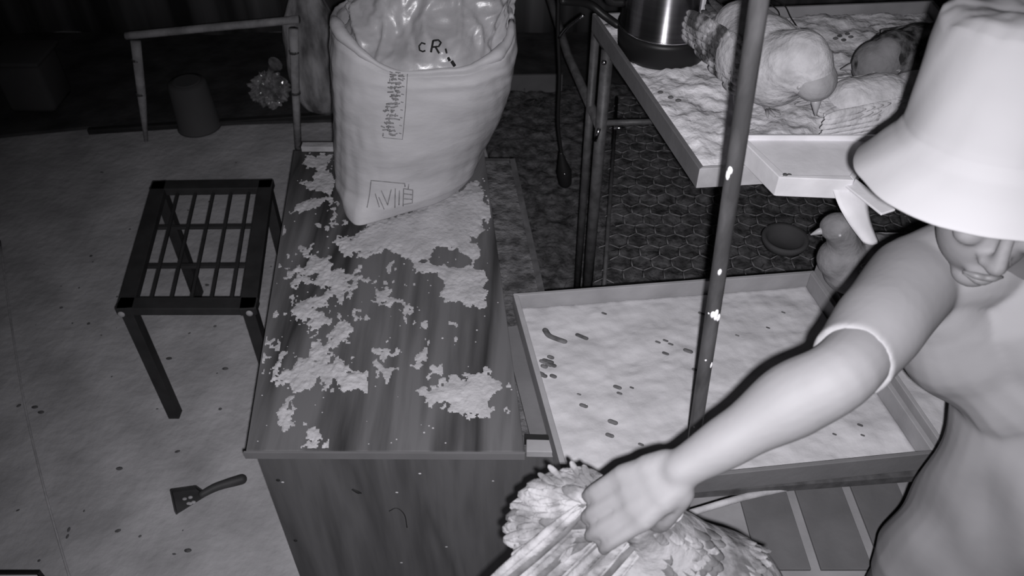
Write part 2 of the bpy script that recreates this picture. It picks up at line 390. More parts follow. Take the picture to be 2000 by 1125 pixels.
p = [ony(u, v, B[0].y-.0006) for u, v in ((760, 998), (775, 992), (790, 1005), (795, 1030))]; mb.tube(smooth_path(p, 4), .0016, 5)
mb.build('scratch', M['ink'], cb); mb = MB(); p = [ony(u, v, B[0].y-.0006) for u, v in ((688, 955), (698, 960), (706, 963))]; mb.tube(p, [.003, .005, .002], 6)
mb.build('chipped_mark', M['ink'], cb)
mb = MB()
for u, v in ((552, 942), (775, 962), (963, 939), (784, 1099), (872, 1068), (820, 925)):
    mb = MB(); p = ony(u, v, B[0].y-.0012); mb.ell(p, (.004, .0015, .003), n=6); mb.build('powder_speck', M['powder'], cb)
a = onz(1024, 858, ZT-.008); b = onz(1076, 860, ZT-.008); mb = MB(); mb.bar(a, b, .010, .028); mb.build('gap_shade_strip', M['ink'], cb, smooth=False)  # black bar stands in for the shaded gap behind the front batten
# worktop
wt = empty('worktop', ((T[0]+T[2]).x/2, (T[0]+T[2]).y/2, ZT-.02), 'dark walnut laminate worktop smeared with pale powder, on the cabinet', 'worktop')
mb = MB(); mb.prism(T, ZT-.02, ZT); mb.build('board', M['top'], wt, smooth=False, bevel=.002)
mb = MB(); mb.bar(V3(T[0]-Vector((.004, .004)), ZT-.011), V3(T[1]+Vector((.0, -.004)), ZT-.011), .006, .022); mb.build('edge_strip', M['lip'], wt, smooth=False)
# batten on the ledge, and rear batten
mb = MB(); a = onz(1028, 875, ZT-.012); b = onz(1083, 876, ZT-.012); mb.bar(a, b, .035, .022); tag(mb.build('batten', M['tray'], smooth=False, bevel=.002), 'short pale batten on the ledge at the front right corner of the worktop', 'batten')
mb = MB(); a = onz(1000, 640, ZT-.02); b = onz(1056, 852, ZT-.02); mb.bar(a, b, .05, .012); tag(mb.build('ledge_board', M['tray_dark'], smooth=False), 'narrow dark board lying in the gap between worktop and bedding tray', 'board')
mb = MB(); a = onz(590, 287, ZT+.012); b = onz(700, 287, ZT+.012); mb.bar(a, b, .03, .02); tag(mb.build('batten', M['wood_raw'], smooth=False, bevel=.002), 'pale batten along the far end of the worktop behind the big sack', 'batten')

# powder spill: height field over the worktop
polys = [
 [(592, 300), (650, 300), (660, 400), (668, 430), (650, 425), (635, 402), (600, 412), (568, 415), (605, 390), (628, 378), (600, 362), (575, 358), (612, 350), (600, 330), (590, 315)],
 [(690, 452), (760, 420), (860, 385), (930, 352), (958, 380), (962, 420), (942, 450), (930, 475), (950, 500), (925, 512), (900, 495), (860, 490), (830, 508), (800, 518), (780, 500), (740, 500), (700, 505), (655, 490), (650, 472)],
 [(800, 520), (845, 515), (940, 522), (952, 545), (948, 598), (915, 612), (880, 592), (852, 578), (872, 560), (850, 540), (815, 532)],
 [(560, 520), (600, 500), (650, 505), (640, 540), (600, 545), (575, 560)],
 [(600, 540), (700, 520), (740, 548), (700, 565), (640, 600), (600, 610), (555, 615), (575, 590), (620, 575), (590, 560)],
 [(730, 575), (760, 570), (790, 590), (750, 600)],
 [(498, 705), (505, 682), (525, 680), (530, 697), (520, 712), (560, 716), (600, 690), (640, 640), (660, 612), (700, 622), (695, 655), (665, 690), (700, 705), (715, 765), (640, 757), (600, 770), (560, 768), (545, 745), (500, 738)],
 [(555, 600), (600, 590), (640, 610), (660, 640), (620, 650), (570, 630)],
 [(550, 770), (575, 770), (580, 800), (562, 850), (548, 840)],
 [(590, 825), (615, 820), (650, 850), (662, 875), (600, 878)],
 [(795, 757), (850, 752), (880, 732), (960, 725), (1000, 752), (990, 775), (962, 785), (970, 830), (930, 822), (890, 800), (835, 795)],
 [(975, 795), (1000, 798), (1000, 815), (980, 815)],
 [(728, 680), (755, 682), (762, 708), (740, 712)],
 [(805, 690), (830, 692), (828, 704), (808, 702)],
]
polys = [np.array([tuple(onz(u, v, ZT).xy) for u, v in p]) for p in polys]
nx, ny = 210, 380
gx, gy = np.meshgrid(np.linspace(0, 1, nx), np.linspace(0, 1, ny))
Tn = [np.array(tuple(p)) for p in T]
P = (Tn[0]*(1-gx[..., None])+Tn[1]*gx[..., None])*(1-gy[..., None])+(Tn[3]*(1-gx[..., None])+Tn[2]*gx[..., None])*gy[..., None]
nz = np.array([[fbm(p[0]*26, p[1]*16, 2, 5) for p in row] for row in P])
nz2 = np.array([[fbm(p[0]*70, p[1]*45, 5, 4) for p in row] for row in P])
best = np.full(gx.shape, -1.0)
for po in polys:
    d = np.full(gx.shape, 1e9); inside = np.zeros(gx.shape, bool); n = len(po)
    for i in range(n):
        a = po[i]; b = po[(i+1) % n]; ab = b-a; ap = P-a
        t = np.clip((ap@ab)/(ab@ab), 0, 1); dd = np.linalg.norm(ap-t[..., None]*ab, axis=-1); d = np.minimum(d, dd)
        cond = ((a[1] > P[..., 1]) != (b[1] > P[..., 1]))
        with np.errstate(divide='ignore', invalid='ignore'): xi = (b[0]-a[0])*(P[..., 1]-a[1])/(b[1]-a[1])+a[0]
        inside ^= cond & (P[..., 0] < xi)
    best = np.maximum(best, np.where(inside, d, -d))
nz3 = np.array([[fbm(p[0]*190, p[1]*120, 11, 3) for p in row] for row in P])
lf = np.clip((-.30-P[..., 0])/.12, 0, 1)*np.clip((2.1-P[..., 1])/.2, 0, 1)
fld = best*.8+0.016*nz*(1+.9*lf)+0.012*nz2*(1+1.1*lf)+.007*nz3*(1+lf)-.004-.005*lf
# loose crumbs in the dusty band
vband = ((P[..., 1] > 1.3) & (P[..., 1] < 1.95) & (P[..., 0] < -.12))
fld = np.where(vband & (nz2*0.6+nz > .52), np.maximum(fld, .004), fld)
edge = np.minimum(np.minimum(gx, 1-gx)*.64, np.minimum(gy, 1-gy)*1.2)
fld = np.where(edge < .004, -1, fld)
mb = MB(); vid = {}
H = np.clip(fld*0.10, 0, .0035)+np.where(fld > .004, .0006*(nz2+.5), 0)
for j in range(ny-1):
    for i in range(nx-1):
        c4 = ((j, i), (j, i+1), (j+1, i+1), (j+1, i))
        if sum(fld[c] > 0 for c in c4) >= 3:
            f = []
            for c in c4:
                if c not in vid: vid[c] = mb.bm.verts.new((P[c][0], P[c][1], ZT+.0006+max(0, float(H[c]))))
                f.append(vid[c])
            mb.bm.faces.new(f)
for k in range(160):
    a, b = random.random(), random.random(); j, i = int(b*(ny-1)), int(a*(nx-1)); s = random.uniform(.0008, .0022)
    if edge[j, i] > .01: mb.ell((P[j, i][0], P[j, i][1], ZT+s*.5), (s*1.6, s*1.3, s), n=4)
spill = mb.build('powder_spill', M['powder']); tag(spill, 'pale powder spilled and smeared over the dark worktop around the big sack', 'powder', kind='stuff')

# ------------------------------------------------------------------ big sack
sb = Vector((-.315, 2.17, ZT+.004))
sk = empty('feed_sack', sb, 'big pale woven plastic feed sack standing open on the worktop', 'sack')
LV = [ # z, cx, cy, rx, ry, rot
 (0.000, -.335, 2.145, .155, .115, 30), (0.008, -.335, 2.145, .205, .150, 30), (0.05, -.330, 2.150, .225, .168, 29), (.13, -.315, 2.17, .240, .185, 26), (.25, -.285, 2.165, .252, .200, 18),
 (.38, -.262, 2.16, .262, .207, 8), (.47, -.250, 2.165, .264, .210, 2), (.52, -.246, 2.17, .258, .205, 0), (.55, -.245, 2.17, .243, .19, 0)]
def lvl(b, LV=LV):
    x = b*(len(LV)-1); i = min(len(LV)-2, int(x)); t = x-i; return [lerp(a, c, t) for a, c in zip(LV[i], LV[i+1])]
def supe(th, e=.82):
    c, s = math.cos(th), math.sin(th); return math.copysign(abs(c)**e, c), math.copysign(abs(s)**e, s)
def sackpt(a, b):
    z, cx, cy, rx, ry, rot = lvl(b); th = 2*math.pi*a; c, s = supe(th); r = math.radians(rot)
    wr = 1+.0035*math.sin(z*95+4*fbm(math.cos(th)*1.3, z*4+math.sin(th), 3))*(.4+b)+.03*fbm(math.cos(th)*2, math.sin(th)*2+z*3, 6)+.008*fbm(math.cos(th)*6+z*2, math.sin(th)*6+z*9, 8)
    x = c*rx*wr; y = s*ry*wr
    dip = 0
    if b > .6:   # rim sags at the front middle
        dip = -(b-.6)/.4*(.058*math.exp(-((th-4.5)/.42)**2)+.055*math.exp(-((th-5.2)/.5)**2)+.03*math.exp(-((th-5.85)/.4)**2)-.02*math.exp(-((th-3.5)/.5)**2))
    if b < .3:
        k_ = 1+.36*math.exp(-((th-3.6)/.45)**2)*(1-b/.3); x *= k_; y *= k_*(1+.5*math.exp(-((th-3.45)/.4)**2)*(1-b/.3))
        z += .02*math.exp(-((th-5.4)/.5)**2)*(1-b/.3)
    return Vector((cx+x*math.cos(r)-y*math.sin(r), cy+x*math.sin(r)+y*math.cos(r), sb.z+z+dip))
mb = MB(); rows = mb.grid(sackpt, 144, 90, wrap=True)
mb.bm.faces.new(rows[0][::-1])
body = mb.build('body', M['sack'], sk)
# rolled rim
mb = MB(); rim = [sackpt(i/96, 1.0)+Vector((0, 0, -.004)) for i in range(97)]
rr = [.006+.005*abs(fbm(i*.25, 3, 2))+.012*math.exp(-((i/96*6.283-3.7)/.35)**2)+.010*math.exp(-((i/96*6.283-5.7)/.35)**2) for i in range(97)]
mb.tube(rim, rr, 12); mb.build('rolled_rim', M['sack'], sk)
# crumpled liner rising out of the mouth
LL = [(.47, -.246, 2.17, .250, .198), (.505, -.243, 2.175, .235, .180), (.54, -.238, 2.20, .232, .160), (.58, -.230, 2.225, .235, .145), (.64, -.215, 2.25, .23, .125), (.72, -.195, 2.27, .205, .105), (.82, -.165, 2.28, .17, .09), (.92, -.15, 2.285, .19, .10)]
def linpt(a, b):
    z, cx, cy, rx, ry = lvl(b, LL); th = 2*math.pi*a
    d = Vector((math.cos(th)*1.9+z*1.5, math.sin(th)*1.9, z*6.5))
    d = d+Vector((noise.noise(d*1.3), noise.noise(d*1.3+Vector((7, 0, 0))), 0))*.5
    rid = noise.ridged_multi_fractal(d+Vector((5, 3, 1)), 1.1, 2.1, 4, 1.0, 2.0)-1.0
    k_ = min(1, b*5)
    rid += .35*(noise.ridged_multi_fractal(d*2.3, 1.0, 2.1, 3, 1.0, 2.0)-1.0)
    wr = 1+k_*(.10*rid+.035*math.sin(th*7+z*22)+.03*math.sin(th*4-z*35))
    return Vector((cx+math.cos(th)*rx*wr, cy+math.sin(th)*ry*wr, sb.z+z+k_*.016*rid))
mb = MB(); rows = mb.grid(linpt, 200, 80, wrap=True); mb.bm.faces.new(rows[0][::-1]); mb.bm.faces.new(rows[-1])
liner = mb.build('liner', M['liner'], sk)
def bvh_of(o):
    me = o.data; off = wloc(o); return BVHTree.FromPolygons([v.co+off for v in me.vertices], [tuple(p.vertices) for p in me.polygons])
def stroke_on(mb, tree, pts, w_, lift=.0012):
    """a thin inked stroke lying on a surface; pts traced at their place"""
    P3 = []; pp = []
    for (u0, v0), (u1, v1) in zip(pts, pts[1:]):
        n = max(1, int(math.hypot(u1-u0, v1-v0)/4))
        for k in range(n): pp.append((lerp(u0, u1, k/n), lerp(v0, v1, k/n)))
    pp.append(pts[-1])
    for u, v in pp:
        h, n, _, _ = tree.ray_cast(CAM, ray(u, v).normalized())
        if h is not None:
            if n.dot(ray(u, v)) > 0: n = -n
            P3.append(h+n*lift)
    if len(P3) > 1: mb.tube(P3, w_/2, 6)
tb = bvh_of(body); tl = bvh_of(liner)
mb = MB()
S = 1600/2.05
stroke_on(mb, tl, [(831, 86), (824, 84), (819, 90), (820, 98), (826, 101), (831, 99)], .0045)      # c
stroke_on(mb, tl, [(846, 80), (842, 102)], .006)                                                   # R
stroke_on(mb, tl, [(846, 80), (856, 79), (861, 84), (857, 91), (845, 92)], .005)
stroke_on(mb, tl, [(851, 92), (858, 104)], .006)
stroke_on(mb, tl, [(870, 96), (872, 104)], .005); stroke_on(mb, tl, [(875, 112), (878, 119)], .008); stroke_on(mb, tl, [(882, 119), (888, 129)], .009)
mb.build('lettering', M['ink'], sk)
mb = MB(); rnd = random.Random(5)
# column of small printed characters down the front (illegible), inside a frame line
stroke_on(mb, tb, [(796, 145), (792, 210), (786, 272), (748, 268)], .002)
for k in range(17):
    v = 138+k*7.6; x0 = 764-k*1.2; x1 = 784-k*.8
    for r_ in range(5):
        a = rnd.uniform(x0-4, x1-4); stroke_on(mb, tb, [(a, v+rnd.uniform(0, 5)), (a+rnd.uniform(4, 12), v+rnd.uniform(0, 5))], .0036)
    a = rnd.uniform(x0, x1); stroke_on(mb, tb, [(a, v), (a-1, v+6)], .003)
    if k % 2 == 0:
        a = 790-k*.5; stroke_on(mb, tb, [(a-3, v), (a+2, v+1)], .0025)
mb.build('printed_column', M['faded_ink'], sk); mb = MB()
# lower print: box and large stencilled characters
stroke_on(mb, tb, [(717, 405), (722, 380), (725, 352), (790, 358), (791, 364)], .003)
for pts in ([(745, 372), (757, 400)], [(764, 370), (757, 400)], [(772, 368), (771, 405)], [(780, 372), (779, 400)], [(788, 368), (787, 402)], [(788, 368), (806, 371), (805, 396), (788, 399)], [(789, 378), (804, 380)], [(789, 388), (804, 389)], [(740, 385), (750, 408)], [(733, 378), (741, 404)], [(798, 360), (797, 368)]):
    stroke_on(mb, tb, pts, .0028)
mb.build('printed_marks', M['faded_ink'], sk)

# ------------------------------------------------------------------ litter, far plank, cage panel
LZ = .0
mb = MB()
q = [Vector((.2, 1.75)), Vector((2.1, 1.75)), Vector((2.1, 4.1)), Vector((-.25, 4.1))]
mb.grid(lambda a, b: Vector((*quadpt(q, a, b), .03+.016*fbm(a*30, b*34, 9, 5)+.006*fbm(a*110, b*120, 3)))
        if 0 < a < 1 and 0 < b < 1 else Vector((*quadpt(q, a, b), .0)), 150, 150)
for k in range(1500):
    p = quadpt(q, random.uniform(.01, .99), random.uniform(.01, .99)); a = random.uniform(0, 6.28); l = random.uniform(.01, .035)
    mb.tube([Vector((p.x, p.y, .042)), Vector((p.x+math.cos(a)*l, p.y+math.sin(a)*l, .045+random.uniform(0, .012)))], .0016, 4)
tag(mb.build('floor_litter', M['litter']), 'dark matted straw litter covering the ground behind the bedding tray', 'litter', kind='stuff')
mb = MB(); mb.bar(onz(985, 168, .06)+Vector((-.1, 0, 0)), onz(1098, 166, .06), .02, .13)
tag(mb.build('plank', M['tray_dark'], smooth=False, bevel=.003), 'long grey plank lying on edge at the back, right of the big sack', 'plank')
# wire panel under the upper tray
cg = empty('cage_frame', (.9, 2.2, .045), 'low dark cage with a chicken wire top under the upper tray', 'cage')
CZ = .30
cq = [onz(1180, 560, CZ), onz(1780, 520, CZ), onz(1720, 190, CZ), onz(1205, 190, CZ)]
cq = [p.xy for p in cq]
def hexmesh(mb, q, s, z, r=.0022, jit=.003, zf=None):
    x0 = min(p.x for p in q); x1 = max(p.x for p in q); y0 = min(p.y for p in q); y1 = max(p.y for p in q)
    def inside(x, y):
        for i in range(4):
            a, b = q[i], q[(i+1) % 4]
            if (b.x-a.x)*(y-a.y)-(b.y-a.y)*(x-a.x) < 0: return False
        return True
    dx = s*math.sqrt(3); 
    j = 0; y = y0
    cache = {}
    def pt(x, y):
        k = (round(x, 3), round(y, 3))
        if k not in cache: cache[k] = Vector((x+random.uniform(-jit, jit), y+random.uniform(-jit, jit), z+random.uniform(-jit, jit)))
        return cache[k]
    while y < y1:
        x = x0+(dx/2 if j % 2 else 0)
        while x < x1:
            c = [(x+s*math.sin(math.pi/3*k), y+s*math.cos(math.pi/3*k)) for k in range(6)]
            if inside(x, y):
                for a, b in ((0, 1), (5, 0), (1, 2)): mb.tube([pt(*c[a]), pt(*c[b])], r, 4)
            x += dx
        y += 1.5*s; j += 1
mb = MB(); hexmesh(mb, cq, .043, CZ); mb.build('wire_mesh', M['wire'], cg)
mb = MB()
for i in range(4): mb.tube([V3(cq[i], CZ), V3(cq[(i+1) % 4], CZ)], .008, 8)
mb.build('frame_tube', M['dark_metal'], cg)
for p in cq: mb = MB(); mb.tube([V3(p, .035), V3(p, CZ)], .008, 8); mb.build('leg', M['dark_metal'], cg)
# bowl on the cage
bp = onz(1537, 500, CZ+.004)
bo = empty('feed_bowl', bp+Vector((0, .06, 0)), 'dark round feed bowl on the chicken wire beside the pecking bird', 'bowl')
mb = MB(); mb.lathe(bp+Vector((0, .06, 0)), [(.05, 0), (.078, .01), (.088, .035), (.083, .045), (.068, .04), (.055, .015), (0, .012)], 36); mb.build('dish', M['bucket'], bo)

# ------------------------------------------------------------------ trays
def tray(name, rimq, zr, h, th, wall, base, label, cat='tray', fill=None, divider=None, near=None):
    """rimq: NL,NR,FR,FL outer corners at rim height"""
    q = rimq; c = (q[0]+q[1]+q[2]+q[3])/4
    t = empty(name, (c.x, c.y, zr-h), label, cat)
    inn = [p+(c-p).normalized()*th*1.4 for p in q]
    for i in range(4):
        a, b, ia, ib = q[i], q[(i+1) % 4], inn[i], inn[(i+1) % 4]
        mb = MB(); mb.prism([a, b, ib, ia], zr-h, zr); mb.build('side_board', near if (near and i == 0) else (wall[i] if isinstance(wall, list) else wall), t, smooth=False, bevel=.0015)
    mb = MB(); mb.prism(inn, zr-h, zr-h+.008); mb.build('bottom', base, t, smooth=False)
    return t, inn
LT = .80
lq = [onz(1108, 958, LT), onz(1835, 884, LT), onz(1590, 528, LT), onz(1002, 573, LT)]; lq = [p.xy for p in lq]
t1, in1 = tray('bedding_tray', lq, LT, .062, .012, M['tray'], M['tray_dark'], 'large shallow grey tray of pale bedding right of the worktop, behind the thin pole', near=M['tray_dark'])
def bed(q, z, seed, amp, m, name, label, nu=110, nv=80, rid=0):
    mb = MB()
    def fn(a, b):
        p = quadpt(q, a, b); h = amp*(fbm(p.x*9, p.y*14, seed, 5)+.6*abs(fbm(p.x*20, p.y*34, seed+1, 3)))
        if rid: h += rid*abs(fbm(p.x*16, p.y*7, seed+3, 3))
        return Vector((p.x, p.y, z+h if 0 < a < 1 and 0 < b < 1 else z-.006))
    mb.grid(fn, nu, nv)
    return tag(mb.build(name, m), label, 'bedding', kind='stuff')
bed([p+((in1[0]+in1[2])/2-p).normalized()*.002 for p in in1], LT-.044, 3, .006, M['sand'], 'bedding', 'pale floury bedding with scratch marks in the large lower tray')
shift = lq[2]-lq[3]; 
l2 = [lq[1]+Vector((.012, .0)), lq[1]+Vector((.5, .05)), lq[2]+Vector((.56, .09)), lq[2]+Vector((.012, .022))]
t2, in2 = tray('bedding_tray', l2, LT+.006, .062, .012, M['tray'], M['tray_dark'], 'second shallow bedding tray, behind the person and right of the large one')
bed(in2, LT-.038, 8, .006, M['sand'], 'bedding', 'pale bedding filling the second tray beside the person', 60, 60)
# droppings and scratches
mb = MB()
def dropp(u, v, pts, r):
    mb.tube(smooth_path([onz(u+a, v+b, LT-.036) for a, b in pts], 3), r, 6, ry=.5, round_=True)
dropp(1080, 655, [(-15, -10), (-8, 0), (5, 6), (22, 12)], .008); dropp(1137, 657, [(-9, -3), (8, 4)], .006)
for k in range(12): dropp(1068+random.uniform(-12, 14), 712+random.uniform(-16, 22), [(-2, 0), (3, 2)], .006)
for u, v, s in ((1206, 756, 6), (1210, 768, 4), (1197, 824, 7), (1191, 850, 6), (1252, 868, 4), (1344, 685, 7), (1300, 665, 4), (1310, 672, 4), (1285, 668, 4), (1358, 722, 5), (1131, 770, 3), (1234, 757, 3), (1370, 612, 5), (1440, 655, 3), (1500, 640, 3), (1530, 610, 3), (1680, 830, 4), (1685, 850, 3), (1630, 848, 3), (1140, 792, 6), (1180, 612, 4), (1300, 690, 5)):
    dropp(u, v, [(-s*.7, -s*.2), (s*.7, s*.3)], s*.0009)
tag(mb.build('dropping', M['dropping']), 'dark droppings scattered on the pale bedding of the large lower tray', 'droppings', kind='stuff')
# pale lath under the near edge of the tray
mb = MB(); mb.tube(smooth_path([onz(1345, 1003, LT-.085), onz(1450, 972, LT-.085), onz(1560, 948, LT-.085), onz(1720, 915, LT-.085)], 4), .008, 8)
tag(mb.build('stick', M['wood_raw']), 'rough pale stick along the lower front edge of the large bedding tray', 'stick')
# support rack below the tray
rk = empty('tray_rack', (.55, 1.35, 0), 'dark steel rack carrying the large lower tray and a lower shelf', 'rack')
RZ = LT-.0625
mb = MB()
rq = [Vector((.205, lq[0].y+.03)), lq[1]+Vector((.40, .03)), lq[2]+Vector((.42, .0)), Vector((.205, lq[3].y-.01))]
for i in range(4): mb.bar(V3(rq[i], RZ-.012), V3(rq[(i+1) % 4], RZ-.012), .022, .022)
mb.build('top_rail', M['dark_metal'], rk, smooth=False)
cabx = .2
for p in rq:
    mb = MB(); p2 = Vector((max(p.x, cabx), p.y)); mb.bar(V3(p2, 0), V3(p2, RZ-.024), .022, .022, up=(0, 1, 0)); mb.build('leg', M['dark_metal'], rk, smooth=False)
mb = MB(); mb.prism([(cabx+.02, .99), (1.32, 1.0), (1.32, 1.62), (cabx+.02, 1.6)], .36, .375); mb.build('shelf', M['tray'], rk, smooth=False)
for i in range(3):
    mb = MB(); x0 = .62+i*.155; mb.prism([(x0, 1.02), (x0+.13, 1.02), (x0+.12, 1.32), (x0-.01, 1.32)], .376, .386)
    tag(mb.build('shelf_pad', M['tray_dark'], smooth=False, bevel=.002), 'dark square pad on the shelf under the large tray', 'pad', 'dark pads on the lower shelf')

# upper tray
UZ = 1.21
uq = [onz(1366, 330, UZ).xy, Vector((1.30, 1.66)), Vector((1.32, 2.50)), onz(1157, 26, UZ).xy]
uq[3] = Vector((uq[3].x, uq[3].y)); uq[2] = Vector((1.32, 2.49))
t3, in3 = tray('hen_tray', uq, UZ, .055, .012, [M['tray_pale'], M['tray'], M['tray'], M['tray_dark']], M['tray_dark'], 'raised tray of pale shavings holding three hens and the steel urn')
bed([p+((in3[0]+in3[2])/2-p).normalized()*.002 for p in in3], UZ-.030, 12, .014, M['shavings'], 'shavings', 'thick pale wood shavings in the raised hen tray', 110, 80, rid=.01)
BZ = UZ-.026
mb = MB()
for u, v in ((1640, 70), (1655, 66), (1632, 75), (1648, 78), (1662, 72), (1310, 190), (1325, 196), (1290, 180)):
    p = onz(u, v, BZ+.016); mb.ell(p, (.008, .005, .004), n=5)
tag(mb.build('dropping', M['dropping']), 'few dark droppings on the shavings of the raised hen tray', 'droppings', kind='stuff')
# stand posts of the upper tray
us = empty('tray_stand', (.75, 2.0, 0), 'dark tubular steel stand carrying the raised hen tray', 'stand')
pA = Vector((.285, 2.27)); 
for p in (pA, Vector((1.28, 1.75)), Vector((1.30, 2.45)), Vector((.262, 2.42))):
    mb = MB(); z1 = UZ-.056; mb.tube([V3(p, .02), V3(p, z1)], .019 if p is pA else .014, 14); mb.build('leg', M['dark_metal'], us)
mb = MB(); 
e = UZ-.068
mb.bar(V3(Vector((.46, 1.62)), e), V3(Vector((.262, 2.42)), e), .022, .022); mb.bar(V3(Vector((.262, 2.42)), e), V3(Vector((1.3, 2.45)), e), .022, .022); mb.bar(V3(Vector((1.3, 2.45)), e), V3(Vector((1.28, 1.7)), e), .022, .022)
mb.build('top_rail', M['dark_metal'], us, smooth=False)
mb = MB(); mb.tube([ony(1183, 240, 2.27), ony(1262, 238, 2.29), ony(1500, 232, 2.33)], .010, 8); mb.tube([ony(1066, -30, 3.0), ony(1110, 110, 2.8), ony(1172, 250, 2.29)], .016, 8); mb.build('side_rail', M['dark_metal'], us)
mb = MB(); p = ony(1210, 250, 2.25); mb.tube([p-Vector((.018, 0, 0)), p+Vector((.018, 0, 0))], .006, 8); mb.build('clamp', M['chrome'], us); mb = MB(); p = ony(1166, 262, 2.24); mb.tube([p-Vector((.004, 0, .025)), p+Vector((.006, 0, .02))], .006, 8); mb.build('clamp', M['chrome'], us)
mb = MB(); p = ony(1180, 122, 2.24); mb.ell(p, (.008, .008, .008), n=8); mb.build('bolt', M['chrome'], us)
# cable hanging with plug
cbn = empty('hanging_cable', ony(1103, 360, 2.45), 'black cable hanging with a plug end, left of the tray stand post', 'cable')
mb = MB(); cp = [ony(u, v, 2.45) for u, v in ((1092, -60), (1090, 60), (1093, 150), (1090, 240), (1098, 310))]
mb.tube(smooth_path(cp, 6), .006, 8); mb.build('cord', M['plastic_black'], cbn)
mb = MB(); mb.tube([ony(1096, 300, 2.45), ony(1099, 320, 2.45), ony(1102, 335, 2.45), ony(1104, 355, 2.45)], [.008, .018, .027, .024], 14, round_=True); mb.build('plug', M['plastic_black'], cbn)
mb = MB(); mb.tube([ony(1100, 340, 2.42), ony(1106, 341, 2.42)], .003, 6); mb.build('ring', M['chrome'], cbn)
mb = MB(); mb.tube(smooth_path([ony(1092, 74, 2.44), ony(1110, 52, 2.40), ony(1140, 30, 2.36)], 4), .005, 8)
tag(mb.build('wire_hook', M['chrome']), 'short bright bent wire beside the hanging cable at the tray corner', 'wire')
mb = MB()
mb.tube(smooth_path([onz(1100, 2, 1.3), onz(1150, 8, 1.27), onz(1180, 30, 1.24), onz(1205, 48, 1.222)], 6), .012, 8, round_=True)
tag(mb.build('power_cord', M['plastic_black']), 'thick black cord running over the far left tray corner to the urn', 'cord')

# steel urn
uc = onz(1303, 138, BZ); uc = Vector((uc.x+.004, uc.y+.13, BZ-.002))
ur = empty('steel_urn', uc, 'large brushed steel urn on a black base in the raised tray', 'urn')
mb = MB(); mb.lathe(uc, [(.126, 0), (.130, .01), (.134, .06), (.134, .075), (.12, .075), (0, .075)], 64); mb.build('base', M['plastic_black'], ur)
mb = MB(); mb.lathe(uc, [(.128, .0755), (.133, .080), (.133, .084), (.130, .088), (.130, .33), (.134, .335), (.134, .345), (.10, .36), (0, .365)], 96); mb.build('body', M['steel'], ur)
mb = MB(); mb.tube([uc+Vector((math.cos(6.2832*i/64)*.1325, math.sin(6.2832*i/64)*.1325, .082)) for i in range(65)], .003, 8); mb.build('trim_ring', M['chrome'], ur)
mb = MB(); mb.lathe(uc, [(.098, .366), (.095, .385), (.02, .395), (.018, .42), (0, .425)], 40); mb.build('lid', M['plastic_black'], ur)
mb = MB(); g0 = uc+Vector((.072, -.1115, .155)); mb.bar(g0, g0+Vector((0, 0, .13)), .012, .006, up=(.5, -.8, 0)); mb.build('level_gauge', M['white_board'], ur, smooth=False, bevel=.002)
mb = MB(); mb.tube(smooth_path([uc+Vector((-.128, -.02, .15)), uc+Vector((-.17, -.03, .16)), uc+Vector((-.178, -.03, .22)), uc+Vector((-.17, -.03, .28)), uc+Vector((-.128, -.02, .29))], 5), .012, 10); mb.build('handle', M['plastic_black'], ur)
# thin loose wire over the shavings
mb = MB(); mb.tube(smooth_path([onz(1500, -6, BZ+.06), onz(1530, 8, BZ+.05), onz(1545, 35, BZ+.03), onz(1560, 60, BZ+.022), onz(1548, 70, BZ+.02)], 6), .002, 6)
mb.tube(smooth_path([onz(1497, 2, BZ+.05), onz(1520, 22, BZ+.04), onz(1520, 40, BZ+.03), onz(1500, 52, BZ+.03)], 6), .002, 6)
tag(mb.build('loose_wire', M['ink']), 'thin dark wire looping over the shavings right of the pole', 'wire')
mb = MB(); mb.tube([onz(1412, 12, BZ+.05), onz(1480, 3, BZ+.05)], .003, 6); tag(mb.build('thin_rod', M['ink']), 'thin dark rod between the urn and the pole', 'rod')

# white box on the front edge of the upper tray
WZ = 1.262
wq = [onz(1522, 346, WZ).xy, onz(1668, 352, WZ).xy, onz(1720, 262, WZ).xy, onz(1438, 262, WZ).xy]
wc = (wq[0]+wq[2])/2
wx = empty('white_box', (wc.x, wc.y, UZ), 'shallow white box overhanging the front of the raised hen tray', 'box')
wi = [p+(wc-p).normalized()*.018 for p in wq]
for i in range(4):
    mb = MB(); mb.prism([wq[i], wq[(i+1) % 4], wi[(i+1) % 4], wi[i]], UZ+.001, WZ); mb.build('side_wall', M['white_board'], wx, smooth=False, bevel=.002)
mb = MB(); mb.prism(wi, UZ+.001, WZ-.012); mb.build('inner_panel', M['white_board'], wx, smooth=False)
mb = MB(); mb.ell(V3(wi[0], WZ-.004), (.007, .007, .007), n=8); mb.ell(V3(wi[0]+Vector((.010, .002)), WZ-.004), (.006, .005, .005), n=8); mb.build('screw', M['dark_metal'], wx)
# second edge of the box on the right (flap) and strap
mb = MB(); fa = at(1655, 352, 1.80); fb = at(1735, 415, 1.70)
mb.bar(fa, fb, .035, .006, up=(0, -.3, 1)); mb.build('flap', M['white_board'], wx, smooth=False, bevel=.002)
mb = MB()
def strap(a, b):
    p = smooth_path([at(1660, 366, 1.80), at(1668, 405, 1.79), at(1682, 440, 1.80), at(1702, 474, 1.82)], 5)
    i = b*15; k = min(14, int(i)); c = lerp(p[k], p[k+1], i-k); w_ = .085*(1-.5*b)
    s_ = Vector((1, .25*b, -.15)).normalized(); return c+s_*(a-.5)*w_+Vector((0, -.008*math.sin(a*3.14), 0))
mb.grid(strap, 6, 20); so = mb.build('hanging_strap', M['white_board']); tag(so, 'wide white strap hanging from the white box over the small bird', 'strap')
q_ = so.modifiers.new('t', 'SOLIDIFY'); q_.thickness = .002

